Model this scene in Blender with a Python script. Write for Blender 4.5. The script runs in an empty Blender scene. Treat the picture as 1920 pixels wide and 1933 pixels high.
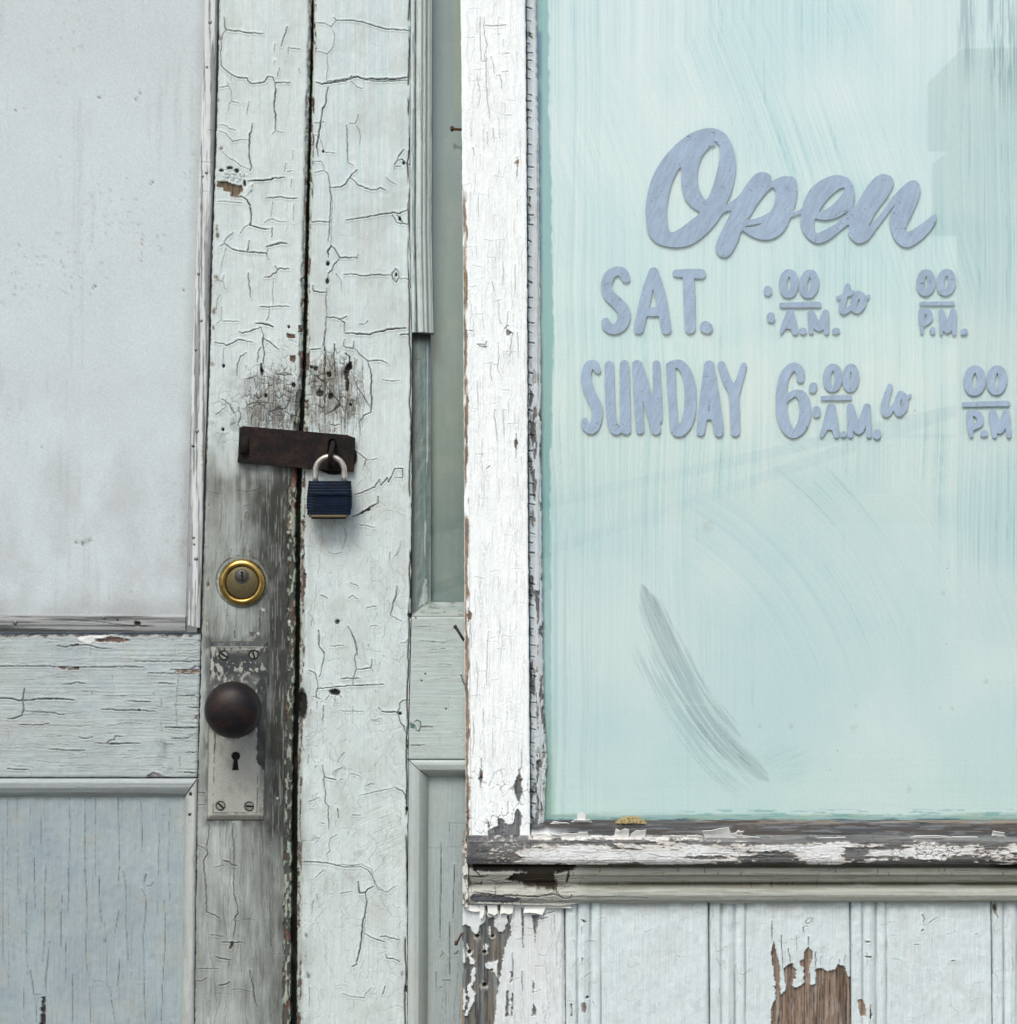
import bpy, bmesh, math, random
import numpy as np
from mathutils import Vector, Matrix
from mathutils.geometry import tessellate_polygon

scene = bpy.context.scene
random.seed(7)
R = math.radians

# ------------------------------------------------------------------ camera, light, exposure
S = 0.00055            # metres per photo pixel on the plane of the doors
D = 2.2                # camera distance from that plane
ZC = 1.145             # camera height
CX, CY = 960.0, 966.5
cam = bpy.data.objects.new('camera', bpy.data.cameras.new('camera'))
scene.collection.objects.link(cam)
cam.location = (0, -D, ZC)
cam.rotation_euler = (R(90), 0, 0)
cam.data.sensor_fit = 'VERTICAL'
cam.data.sensor_height = 36
cam.data.lens = 36 * D / (1933 * S)
cam.data.clip_end = 500
cam.data.clip_start = 0.05
scene.camera = cam

SUN_EL, SUN_AZ = 52, -18      # elevation; azimuth from straight behind the camera, minus = from the left
world = bpy.data.worlds.new('World')
scene.world = world
world.use_nodes = True
wn = world.node_tree.nodes
sky = wn.new('ShaderNodeTexSky')
sky.sky_type = 'NISHITA'
sky.sun_disc = False
sky.sun_elevation = R(SUN_EL)
sky.sun_rotation = R(180 - SUN_AZ)
sky.air_density = 1.0
sky.dust_density = 3.8
sky.ozone_density = 0.6
wn['Background'].inputs['Strength'].default_value = 0.125
world.node_tree.links.new(sky.outputs[0], wn['Background'].inputs['Color'])
sun = bpy.data.objects.new('sun', bpy.data.lights.new('sun', 'SUN'))
scene.collection.objects.link(sun)
sun.data.energy = 1.3
sun.data.angle = R(22)
sun.data.color = (0.965, 0.99, 0.965)
sun.rotation_euler = (R(90 - SUN_EL), 0, R(SUN_AZ))
vs = scene.view_settings
vs.view_transform = 'Standard'
vs.look = 'None'
vs.gamma = 1
vs.use_curve_mapping = False
vs.exposure = 0.42

# ------------------------------------------------------------------ small helpers
def P(px, py, d):
    """a point seen at photo pixel (px, py) lying d pixels in front of the plane of the doors"""
    k = (D - d * S) / D
    return ((px - CX) * S * k, -d * S, ZC - (py - CY) * S * k)

def srgb(r, g, b):
    return tuple(((c / 255) / 12.92 if c / 255 <= 0.04045 else (((c / 255) + 0.055) / 1.055) ** 2.4) for c in (r, g, b))

def root(name, label, cat, at, group=None):
    o = bpy.data.objects.new(name, None)
    o.empty_display_size = 0.05
    scene.collection.objects.link(o)
    o.location = at
    o['label'] = label
    o['category'] = cat
    o['kind'] = 'thing'
    if group:
        o['group'] = group
    return o

def link(name, me, mat, parent, label=None):
    o = bpy.data.objects.new(name, me)
    scene.collection.objects.link(o)
    if mat is not None:
        me.materials.append(mat)
    if parent is not None:
        o.parent = parent
        if parent.type == 'EMPTY':
            o.matrix_parent_inverse = Matrix.Translation(-Vector(parent.location))
    if label:
        o['label'] = label
    return o

def mesh(name, verts, faces, mat, parent, smooth=False, col=None, label=None):
    me = bpy.data.meshes.new(name)
    me.from_pydata([tuple(v) for v in verts], [], faces)
    if smooth:
        me.shade_smooth()
    if col is not None:
        a = me.color_attributes.new('Col', 'FLOAT_COLOR', 'POINT')
        c = np.ones((len(verts), 4), np.float32)
        c[:, :3] = col
        a.data.foreach_set('color', c.ravel())
    return link(name, me, mat, parent, label)

# ------------------------------------------------------------------ noise on arrays
def _h(ix, iy, seed):
    h = (ix.astype(np.int64) * 374761393 + iy.astype(np.int64) * 668265263 + seed * 1442695041) & 0xffffffff
    h = ((h ^ (h >> 13)) * 1274126177) & 0xffffffff
    h = ((h ^ (h >> 16)) * 2246822519) & 0xffffffff
    return ((h ^ (h >> 15)) & 0xffffff) / float(0xffffff)

def vn(x, y, seed=0):
    ix, iy = np.floor(x), np.floor(y)
    fx, fy = x - ix, y - iy
    fx = fx * fx * (3 - 2 * fx)
    fy = fy * fy * (3 - 2 * fy)
    a, b = _h(ix, iy, seed), _h(ix + 1, iy, seed)
    c, d = _h(ix, iy + 1, seed), _h(ix + 1, iy + 1, seed)
    return (a + (b - a) * fx) * (1 - fy) + (c + (d - c) * fx) * fy

def fbm(x, y, seed=0, n=4):
    t, a, s = 0, 0.5, 0
    for i in range(n):
        t = t + a * vn(x, y, seed + 17 * i)
        s += a
        a *= 0.5
        x, y = x * 2.03 + 11.3, y * 2.03 + 5.7
    return t / s

def worley(x, y, seed=0):
    ix, iy = np.floor(x), np.floor(y)
    f1 = np.full(x.shape, 9.0)
    f2 = np.full(x.shape, 9.0)
    for dx in (-1, 0, 1):
        for dy in (-1, 0, 1):
            cx, cy = ix + dx, iy + dy
            d = np.hypot(cx + _h(cx, cy, seed) - x, cy + _h(cx, cy, seed + 5) - y)
            m = d < f1
            f2 = np.where(m, f1, np.minimum(f2, d))
            f1 = np.where(m, d, f1)
    return f1, f2 - f1

def ss(a, b, x):
    t = np.clip((x - a) / (b - a), 0, 1)
    return t * t * (3 - 2 * t)

# ------------------------------------------------------------------ reliefs: worn wooden surfaces as fine height fields
def axis(a, b, step):
    lo, hi = max(a, -16), min(b, 1950)
    out = []
    if a < lo:
        out += list(np.linspace(a, lo, max(2, int((lo - a) / 90)))[:-1])
    if hi > lo:
        out += list(np.linspace(lo, hi, max(2, int(round((hi - lo) / step)) + 1)))
    if b > hi:
        out += list(np.linspace(hi, b, max(2, int((b - hi) / 90)))[1:])
    return np.array(out)

class Field:
    def refine(F, pts, jit, rng):
        out = [pts[0]]
        for (x0, y0), (x1, y1) in zip(pts[:-1], pts[1:]):
            L = math.hypot(x1 - x0, y1 - y0)
            n = max(1, int(L / 5))
            nx, ny = -(y1 - y0) / (L + 1e-6), (x1 - x0) / (L + 1e-6)
            for i in range(1, n + 1):
                t = i / n
                j = rng.uniform(-jit, jit) if i < n else 0
                out.append((x0 + (x1 - x0) * t + nx * j, y0 + (y1 - y0) * t + ny * j))
        return out

    def seg(F, a, b, w, c, lipw):
        m = w + lipw + 3
        xa, xb = min(a[0], b[0]) - m, max(a[0], b[0]) + m
        ya, yb = min(a[1], b[1]) - m, max(a[1], b[1]) + m
        j0, j1 = np.searchsorted(F.ys, ya), np.searchsorted(F.ys, yb)
        if j1 <= j0:
            return
        x0 = F.X[j0:j1]
        i0 = max(0, min(np.searchsorted(x0[0], xa), np.searchsorted(x0[-1], xa)))
        i1 = max(np.searchsorted(x0[0], xb), np.searchsorted(x0[-1], xb))
        if i1 <= i0:
            return
        sl = (slice(j0, j1), slice(i0, i1))
        x, y = F.X[sl], F.Y[sl]
        dx, dy = b[0] - a[0], b[1] - a[1]
        t = np.clip(((x - a[0]) * dx + (y - a[1]) * dy) / (dx * dx + dy * dy + 1e-6), 0, 1)
        d = np.hypot(x - a[0] - t * dx, y - a[1] - t * dy)
        F.C[sl] = np.maximum(F.C[sl], c * np.clip((w * 0.5 + 0.85 - d) / 1.15, 0, 1))
        if lipw:
            F.lip[sl] = np.maximum(F.lip[sl], c * np.clip(1 - np.abs(d - w * 0.5 - 2) / lipw, 0, 1))

    def crack(F, pts, w=1.5, c=0.9, jit=1.0, lip=2.5, taper=True):
        rng = random.Random(int(pts[0][0] * 13 + pts[0][1] * 7))
        q = F.refine(pts, jit, rng)
        n = len(q) - 1
        for i in range(n):
            k = rng.uniform(0.65, 1.15)
            if taper:
                e = min(i + 1, n - i) / max(1.0, min(4.0, n / 3))
                k *= min(1, 0.45 + 0.55 * e)
            F.seg(q[i], q[i + 1], w * k, c * min(1, 0.7 + 0.3 * k), lip)

    def cracks(F, text, ox=0, oy=0, s=1.0, jit=1.0, cm=1.0, wm=1.0):
        W = {'t': (0.55, 0.72), 'm': (1.05, 0.95), 'M': (1.9, 1.0), 'X': (4.5, 1.0), 'h': (0.4, 0.4)}
        for ln in text.replace('\n', ' ').split(';'):
            ln = ln.split()
            if not ln:
                continue
            w, c = W['t']
            if ln[0] in W:
                w, c = W[ln[0]]
                ln = ln[1:]
            pts = [tuple(float(v) for v in p.split(',')) for p in ln]
            F.crack([(ox + x / s, oy + y / s) for x, y in pts], w * wm, c * cm, jit)

    def hairs(F, n, length, vert, seed, box=None, c=0.45, w=0.4, wob=0.25):
        rng = random.Random(seed)
        x0, x1 = F.X[0].min(), F.X[0].max()
        y0, y1 = max(-10, F.ys[0]), min(1943, F.ys[-1])
        if box:
            x0, y0, x1, y1 = box
        for _ in range(n):
            x, y = rng.uniform(x0, x1), rng.uniform(y0, y1)
            L = length * rng.uniform(0.3, 1.4)
            a = (math.pi / 2 if vert else 0) + rng.uniform(-0.12, 0.12)
            if rng.random() < 0.12:
                a += math.pi / 2
                L *= 0.35
            p = [(x, y)]
            for _k in range(max(2, int(L / 9))):
                aa = a + rng.uniform(-wob, wob) * 2
                x += math.cos(aa) * 9
                y += math.sin(aa) * 9
                p.append((x, y))
            F.crack(p, w * rng.uniform(0.6, 1.5), c * rng.uniform(0.5, 1.2), 0.8, 1.5)

    def poly(F, pts, ox=0, oy=0, s=1.0, jag=2.0, seed=1):
        wx = F.X + jag * 2 * (fbm(F.X / 7, F.Y / 7, seed, 3) - 0.5) * 2
        wy = F.Y + jag * 2 * (fbm(F.X / 7, F.Y / 7, seed + 50, 3) - 0.5) * 2
        q = [(ox + x / s, oy + y / s) for x, y in pts]
        m = np.zeros(F.X.shape, bool)
        for (x0, y0), (x1, y1) in zip(q, q[1:] + q[:1]):
            if y0 == y1:
                continue
            c = ((y0 <= wy) & (wy < y1)) | ((y1 <= wy) & (wy < y0))
            m ^= c & (wx < x0 + (wy - y0) * (x1 - x0) / (y1 - y0))
        return m.astype(float)

    def ell(F, cx, cy, rx, ry, warp=0.35, seed=3, sc=30):
        r = np.hypot((F.X - cx) / rx, (F.Y - cy) / ry)
        return np.clip(1.5 - r - warp * 2 * (fbm(F.X / sc, F.Y / sc, seed) - 0.5) * 2 * 0.9 - 0.5, 0, 1)

    def wood(F, base, vert=True, seed=0, contrast=0.9):
        a, b = (F.X, F.Y) if vert else (F.Y, F.X)
        a = a + 6 * (fbm(a / 50, b / 200, seed + 9, 2) - 0.5)
        g = fbm(a / 2.4, b / 90, seed, 3) * 0.65 + fbm(a / 9, b / 260, seed + 3, 2) * 0.35
        k = np.clip(1 + contrast * 2 * (g - 0.5), 0.25, 2)
        ck = ss(0.66, 0.72, fbm(a / 1.7, b / 55, seed + 21, 3))
        k = k * (1 - 0.6 * ck) * (0.88 + 0.24 * vn(F.X / 1.4, F.Y / 1.4, seed + 22))
        return np.array(base)[None, None] * k[..., None]

    def mix(F, col, m):
        if not isinstance(col, np.ndarray):
            col = np.array(col)[None, None]
        F.col = F.col * (1 - m[..., None]) + col * m[..., None]

    def loss(F, m, base, vert=True, seed=0, drop=1.3, contrast=0.9):
        """paint gone: bare wood lies lower than the film of paint round it"""
        F.mix(F.wood(base, vert, seed, contrast), m)
        mb = m
        for _ in range(2):
            mb = (mb + np.roll(mb, 1, 0) + np.roll(mb, -1, 0)) / 3
            mb = (mb + np.roll(mb, 1, 1) + np.roll(mb, -1, 1)) / 3
        out = np.clip(mb * (1 - m) * 2.4, 0, 1)
        rim = np.clip((1 - mb) * m * 2.6, 0, 1) * ss(0.50, 0.62, fbm(F.X / 6, F.Y / 6, seed + 33, 3))
        F.mix((0.50, 0.48, 0.42), rim * 0.75)          # older coat left as a rim
        F.h += out * min(1.2, drop * 0.7) * ss(0.35, 0.6, fbm(F.X / 9, F.Y / 9, seed + 34, 2))
        F.h -= drop * 1.4 * m * (1 - 0.5 * rim)
        F.bare = np.maximum(F.bare, m)

    def dirt(F, m, col=(0.07, 0.07, 0.06)):
        F.mix(col, np.clip(m, 0, 1))

    def hole(F, cx, cy, rx, ry=None, depth=5, warp=0.25):
        ry = ry or rx
        r = np.hypot((F.X - cx) / rx, (F.Y - cy) / ry) + warp * (fbm(F.X / 4, F.Y / 4, 8, 2) - 0.5) * 2
        m = np.clip((1.25 - r) / 0.4, 0, 1)
        F.mix((0.012, 0.011, 0.009), m)
        F.h -= depth * m

    def paint(F, base, vert=True, seed=0, grain=0.35, mott=0.10):
        a, b = (F.X, F.Y) if vert else (F.Y, F.X)
        st = fbm(a / 2.2, b / 130, seed, 3)
        st2 = fbm(a / 7, b / 420, seed + 31, 2)
        mo = fbm(F.X / 60, F.Y / 90, seed + 60, 4)
        sp = fbm(F.X / 3, F.Y / 3, seed + 70, 2)
        sp2 = fbm(F.X / 9, F.Y / 12, seed + 75, 3)
        k = 1 + 0.11 * (st - 0.5) + 0.04 * (st2 - 0.5) + mott * 1.6 * (mo - 0.5) + 0.07 * (sp - 0.5) + 0.07 * (sp2 - 0.5)
        F.col = np.array(base)[None, None] * k[..., None]
        t = fbm(a / 4, b / 200, seed + 90, 2) - 0.5
        F.col = F.col * (1 + np.array([-0.05, 0.0, 0.03])[None, None] * t[..., None])
        F.mix((0.40, 0.40, 0.33), ss(0.52, 0.80, fbm(F.X / 34, F.Y / 44, seed + 95, 4)) * min(0.3, 2.2 * mott))
        F.h += grain * 1.1 * (sp2 - 0.5) * 2
        F.h += grain * 2 * (st - 0.5) + grain * 2.0 * (fbm(F.X / 26, F.Y / 60, seed + 77, 3) - 0.5)

    def alligator(F, m, sx, sy, seed, c=0.8, w=0.10, lift=1.5):
        x = F.X + 7 * (fbm(F.X / 14, F.Y / 14, seed, 3) - 0.5)
        y = F.Y + 9 * (fbm(F.X / 14, F.Y / 14, seed + 9, 3) - 0.5)
        f1, e = worley(x / sx, y / sy, seed)
        brk = ss(0.35, 0.55, fbm(F.X / 22, F.Y / 22, seed + 4, 2))
        k = np.clip((w - e) / w * 1.6, 0, 1) * m * brk
        F.C = np.maximum(F.C, k * c)
        F.h += m * lift * (np.clip(e, 0, 0.4) - 0.2)

    def edge(F, r=4, amt=3, sides='lr'):
        for sd, dist in (('l', F.el), ('r', F.er), ('t', F.et), ('b', F.eb)):
            if sd in sides:
                k = np.clip(1 - dist / r, 0, 1)
                F.h -= amt * k * k

def ifn(v, key):
    if isinstance(v, (int, float)):
        return np.full(key.shape, float(v))
    a = np.array(v, float)
    if len(a) >= 2:
        out = np.interp(key, a[:, 0], a[:, 1])
        lo, hi = key < a[0, 0], key > a[-1, 0]
        k0 = (a[1, 1] - a[0, 1]) / (a[1, 0] - a[0, 0])
        k1 = (a[-1, 1] - a[-2, 1]) / (a[-1, 0] - a[-2, 0])
        out = np.where(lo, a[0, 1] + (key - a[0, 0]) * k0 * 0.6, out)
        return np.where(hi, a[-1, 1] + (key - a[-1, 0]) * k1 * 0.6, out)

def relief(name, parent, mat, L, Rr, T, B, d, step, fn, depth=30, label=None, ragged=0, crackcol=(0.040, 0.035, 0.026), cdepth=2.6):
    tmin = T if isinstance(T, (int, float)) else min(p[1] for p in T)
    bmax = B if isinstance(B, (int, float)) else max(p[1] for p in B)
    ys = axis(tmin, bmax, step)
    lx, rx = ifn(L, ys), ifn(Rr, ys)
    mid = int(np.argmin(np.abs(ys - np.clip(966, ys[0], ys[-1]))))
    xs = axis(lx.min() if lx[mid] < -200 else lx[mid], rx[mid], step)
    u = (xs - xs[0]) / (xs[-1] - xs[0])
    F = Field()
    F.ys = ys
    rg = np.zeros(len(ys))
    X = lx[:, None] + u[None] * (rx - lx)[:, None]
    Y = np.repeat(ys[:, None], len(xs), 1)
    if not isinstance(T, (int, float)) or not isinstance(B, (int, float)):
        v = (Y - tmin) / (bmax - tmin)
        tx, bx = ifn(T, X), ifn(B, X)
        Y = tx + (bx - tx) * v
    F.X, F.Y = X, Y
    z = np.zeros(X.shape)
    F.h, F.C, F.lip, F.bare = z.copy(), z.copy(), z.copy(), z.copy()
    F.el, F.er = X - X[:, :1], X[:, -1:] - X
    F.et, F.eb = Y - Y[:1], Y[-1:] - Y
    F.col = np.ones(X.shape + (3,)) * 0.5
    fn(F)
    F.mix(crackcol, F.C)
    F.h += -cdepth * F.C + 0.85 * F.lip * (1 - F.C)
    if ragged:
        n1 = (fbm(Y / 9, Y * 0 + 3, 5, 3) - 0.5) * 2 * ragged
        k = np.clip(1 - F.er / 10, 0, 1)
        X = X + n1 * k
        n2 = (fbm(Y / 9, Y * 0 + 9, 15, 3) - 0.5) * 2 * ragged
        X = X + n2 * np.clip(1 - F.el / 10, 0, 1)
    ny, nx = X.shape
    k = (D - d * S) / D
    V = np.empty((ny, nx, 3))
    V[..., 0] = (X - CX) * S * k
    V[..., 1] = -(d + F.h) * S
    V[..., 2] = ZC - (Y - CY) * S * k
    V = V.reshape(-1, 3)
    C = np.clip(F.col.reshape(-1, 3), 0.004, 0.92)
    idx = np.arange(ny * nx).reshape(ny, nx)
    q = np.stack([idx[:-1, :-1], idx[1:, :-1], idx[1:, 1:], idx[:-1, 1:]], -1).reshape(-1, 4)
    ring = np.concatenate([idx[0, :], idx[1:, -1], idx[-1, -2::-1], idx[-2:0:-1, 0]])
    n = len(ring)
    v1 = V[ring].copy()
    v2 = v1.copy()
    v2[:, 1] = -(d - depth) * S
    base = ny * nx
    a = np.arange(n)
    b = (a + 1) % n
    q2 = np.stack([base + a, base + b, base + n + b, base + n + a], -1)
    V = np.concatenate([V, v1, v2])
    C = np.concatenate([C, C[ring], C[ring]])
    faces = np.concatenate([q, q2])
    me = bpy.data.meshes.new(name)
    me.vertices.add(len(V))
    me.vertices.foreach_set('co', V.astype(np.float32).ravel())
    me.loops.add(faces.size)
    me.loops.foreach_set('vertex_index', faces.astype(np.int32).ravel())
    me.polygons.add(len(faces))
    me.polygons.foreach_set('loop_start', (np.arange(len(faces)) * 4).astype(np.int32))
    me.update(calc_edges=True)
    sm = np.ones(len(faces), bool)
    sm[len(q):] = False
    me.polygons.foreach_set('use_smooth', sm)
    at = me.color_attributes.new('Col', 'FLOAT_COLOR', 'POINT')
    c4 = np.ones((len(V), 4), np.float32)
    c4[:, :3] = C
    at.data.foreach_set('color', c4.ravel())
    me.update()
    return link(name, me, mat, parent, label)

# ------------------------------------------------------------------ materials
def surf(name, vert=True, rough=0.6, bump=0.25, grain=0.12, spec=0.35, metal=0.0, base=None, scale=1.0, coat=0.0, base2=None, patch=70):
    m = bpy.data.materials.new(name)
    m.use_nodes = True
    nt = m.node_tree
    b = nt.nodes['Principled BSDF']
    tc = nt.nodes.new('ShaderNodeTexCoord')
    mp = nt.nodes.new('ShaderNodeMapping')
    nt.links.new(tc.outputs['Object'], mp.inputs['Vector'])
    if vert is None:
        mp.inputs['Scale'].default_value = (700 * scale,) * 3
    elif vert:
        mp.inputs['Scale'].default_value = (900 * scale, 500 * scale, 35 * scale)
    else:
        mp.inputs['Scale'].default_value = (35 * scale, 500 * scale, 900 * scale)
    n1 = nt.nodes.new('ShaderNodeTexNoise')
    n1.inputs['Scale'].default_value = 1
    n1.inputs['Detail'].default_value = 4
    nt.links.new(mp.outputs[0], n1.inputs['Vector'])
    n2 = nt.nodes.new('ShaderNodeTexNoise')
    n2.inputs['Scale'].default_value = 1100
    n2.inputs['Detail'].default_value = 3
    nt.links.new(tc.outputs['Object'], n2.inputs['Vector'])
    if base is None:
        src = nt.nodes.new('ShaderNodeAttribute')
        src.attribute_name = 'Col'
        col = src.outputs['Color']
    else:
        src = nt.nodes.new('ShaderNodeRGB')
        src.outputs[0].default_value = (*base, 1)
        col = src.outputs[0]
    if base2 is not None:
        n3 = nt.nodes.new('ShaderNodeTexNoise')
        n3.inputs['Scale'].default_value = patch
        n3.inputs['Detail'].default_value = 6
        n3.inputs['Roughness'].default_value = 0.65
        nt.links.new(tc.outputs['Object'], n3.inputs['Vector'])
        cr = nt.nodes.new('ShaderNodeMapRange')
        cr.inputs['From Min'].default_value = 0.44
        cr.inputs['From Max'].default_value = 0.66
        nt.links.new(n3.outputs['Fac'], cr.inputs['Value'])
        mxc = nt.nodes.new('ShaderNodeMix')
        mxc.data_type = 'RGBA'
        nt.links.new(cr.outputs[0], mxc.inputs['Factor'])
        nt.links.new(col, mxc.inputs['A'])
        mxc.inputs['B'].default_value = (*base2, 1)
        col = mxc.outputs['Result']
    add = nt.nodes.new('ShaderNodeMath')
    add.operation = 'ADD'
    nt.links.new(n1.outputs['Fac'], add.inputs[0])
    nt.links.new(n2.outputs['Fac'], add.inputs[1])
    mr = nt.nodes.new('ShaderNodeMapRange')
    mr.inputs['From Min'].default_value = 0.6
    mr.inputs['From Max'].default_value = 1.4
    mr.inputs['To Min'].default_value = 1 - grain
    mr.inputs['To Max'].default_value = 1 + grain
    nt.links.new(add.outputs[0], mr.inputs['Value'])
    sc = nt.nodes.new('ShaderNodeVectorMath')
    sc.operation = 'SCALE'
    nt.links.new(col, sc.inputs[0])
    nt.links.new(mr.outputs[0], sc.inputs['Scale'])
    nt.links.new(sc.outputs[0], b.inputs['Base Color'])
    rr = nt.nodes.new('ShaderNodeMapRange')
    rr.inputs['To Min'].default_value = max(0.05, rough - 0.15)
    rr.inputs['To Max'].default_value = min(1, rough + 0.15)
    nt.links.new(n2.outputs['Fac'], rr.inputs['Value'])
    nt.links.new(rr.outputs[0], b.inputs['Roughness'])
    bp = nt.nodes.new('ShaderNodeBump')
    bp.inputs['Strength'].default_value = bump
    bp.inputs['Distance'].default_value = 0.0006
    nt.links.new(add.outputs[0], bp.inputs['Height'])
    nt.links.new(bp.outputs[0], b.inputs['Normal'])
    b.inputs['Specular IOR Level'].default_value = spec
    b.inputs['Metallic'].default_value = metal
    b.inputs['Coat Weight'].default_value = coat
    return m

M_V = surf('paint_vertical_grain', True, 0.6, 0.35, 0.15)
M_H = surf('paint_horizontal_grain', False, 0.6, 0.35, 0.15)
M_SHEET = surf('board_paint', None, 0.65, 0.2, 0.15)
M_RAW = surf('raw_wood', False, 0.75, 0.5, 0.25, 0.2)
M_WASH = surf('whitewash', None, 0.85, 0.1, 0.08, 0.1)
M_LETTER = surf('lettering_paint', None, 0.7, 0.2, 0.07, 0.2)
M_RUST = surf('rusted_iron', None, 0.8, 0.7, 0.5, 0.12, 0.0, scale=0.8, base=(0.015, 0.013, 0.013), base2=(0.036, 0.023, 0.018), patch=75)
M_KNOB = surf('worn_dark_metal', None, 0.45, 0.3, 0.5, 0.3, 0.15, scale=0.9, base=(0.010, 0.008, 0.010), base2=(0.028, 0.015, 0.010), patch=60)
M_BRASS = surf('brass', None, 0.3, 0.15, 0.25, 0.5, 1.0, base=(0.52, 0.36, 0.11), base2=(0.24, 0.16, 0.05), patch=75)
M_BRONZE = surf('dull_bronze', None, 0.55, 0.3, 0.35, 0.4, 0.8, base=(0.15, 0.125, 0.065))
M_STEEL = surf('galvanised_steel', None, 0.42, 0.25, 0.25, 0.5, 0.75, base=(0.60, 0.575, 0.53), base2=(0.42, 0.38, 0.33), patch=80)
M_BLUE = surf('blue_enamel', False, 0.5, 0.5, 0.5, 0.16, 0.0, base=(0.0008, 0.0095, 0.028), base2=(0.0010, 0.003, 0.008), patch=80)
M_PLATE = surf('painted_lock_plate', None, 0.62, 0.4, 0.22, 0.25)
M_DARK = surf('dark_iron', None, 0.6, 0.4, 0.4, 0.4, 0.3, base=(0.02, 0.019, 0.018))
M_NAIL = surf('zinc_nail', None, 0.4, 0.3, 0.3, 0.5, 0.7, base=(0.20, 0.20, 0.20))
M_RNAIL = surf('rusty_nail', None, 0.8, 0.5, 0.4, 0.3, 0.1, base=(0.07, 0.035, 0.02))
M_FLAKE = surf('paint_flake', None, 0.6, 0.3, 0.08, base=(0.76, 0.775, 0.735))
M_MOSS = surf('dry_moss', None, 0.9, 0.2, 0.3, 0.1, base=(0.55, 0.45, 0.24), base2=(0.22, 0.16, 0.07), patch=420)
M_BLACK = surf('dark_gap', None, 0.9, 0.2, 0.3, 0.1, base=(0.012, 0.013, 0.010))
M_GROUND = surf('pavement', None, 0.85, 0.3, 0.3, 0.2, base=(0.15, 0.145, 0.135), scale=0.02)
M_BRICK = surf('building_render', None, 0.8, 0.3, 0.3, 0.2, base=(0.10, 0.10, 0.09), scale=0.02)
M_CABLE = surf('cable', None, 0.6, 0.1, 0.2, 0.3, base=(0.02, 0.02, 0.02))

M_GLASS = bpy.data.materials.new('window_glass')
M_GLASS.use_nodes = True
nt = M_GLASS.node_tree
nt.nodes.remove(nt.nodes['Principled BSDF'])
tr = nt.nodes.new('ShaderNodeBsdfTransparent')
tr.inputs['Color'].default_value = (0.982, 0.995, 0.992, 1)
gl = nt.nodes.new('ShaderNodeBsdfGlossy')
gl.inputs['Roughness'].default_value = 0.012
fr = nt.nodes.new('ShaderNodeFresnel')
fr.inputs['IOR'].default_value = 2.0   # both faces of the sheet counted at once
mx = nt.nodes.new('ShaderNodeMixShader')
ge = nt.nodes.new('ShaderNodeNewGeometry')
inv = nt.nodes.new('ShaderNodeMath')
inv.operation = 'MULTIPLY_ADD'          # Fresnel only where the ray meets the sheet from outside; thin glass does not trap light
inv.inputs[1].default_value = -1
inv.inputs[2].default_value = 1
nt.links.new(ge.outputs['Backfacing'], inv.inputs[0])
fm = nt.nodes.new('ShaderNodeMath')
fm.operation = 'MULTIPLY'
nt.links.new(fr.outputs[0], fm.inputs[0])
nt.links.new(inv.outputs[0], fm.inputs[1])
nt.links.new(fm.outputs[0], mx.inputs[0])
nt.links.new(tr.outputs[0], mx.inputs[1])
nt.links.new(gl.outputs[0], mx.inputs[2])
nt.links.new(mx.outputs[0], nt.nodes['Material Output'].inputs['Surface'])

# ------------------------------------------------------------------ mesh builders for the hardware
def lathe(name, prof, cx, cy, mat, parent, n=48, label=None):
    """prof: (radius px, d px) from the wall outwards; turned about the axis through (cx, cy)"""
    verts, faces = [], []
    d0 = prof[0][1]
    for r, d in prof:
        k = (D - d0 * S) / D
        x0, z0 = (cx - CX) * S * k, ZC - (cy - CY) * S * k
        for i in range(n):
            a = 2 * math.pi * i / n
            verts.append((x0 + r * S * math.cos(a), -d * S, z0 + r * S * math.sin(a)))
    m = len(prof)
    for j in range(m - 1):
        for i in range(n):
            faces.append((j * n + i, j * n + (i + 1) % n, (j + 1) * n + (i + 1) % n, (j + 1) * n + i))
    faces.append(tuple((m - 1) * n + i for i in range(n)))
    return mesh(name, verts, faces, mat, parent, True, label=label)

def tube(name, pts, r, mat, parent, n=14, label=None, smooth=True):
    """pts: (px, py, d[, r]); a round bar along them"""
    W = [Vector(P(*p[:3])) for p in pts]
    rad = [(p[3] if len(p) > 3 else r) * S for p in pts]
    verts, faces = [], []
    up = Vector((0.31, 0.9, 0.17)).normalized()
    for i, w in enumerate(W):
        t = (W[min(i + 1, len(W) - 1)] - W[max(i - 1, 0)]).normalized()
        a = t.cross(up)
        if a.length < 0.05:
            a = t.cross(Vector((1, 0, 0)))
        a.normalize()
        b = t.cross(a)
        for k in range(n):
            th = 2 * math.pi * k / n
            verts.append(w + (a * math.cos(th) + b * math.sin(th)) * rad[i])
    for i in range(len(W) - 1):
        for k in range(n):
            faces.append((i * n + k, i * n + (k + 1) % n, (i + 1) * n + (k + 1) % n, (i + 1) * n + k))
    faces.append(tuple(range(n - 1, -1, -1)))
    faces.append(tuple((len(W) - 1) * n + k for k in range(n)))
    return mesh(name, verts, faces, mat, parent, smooth, label=label)

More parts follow.
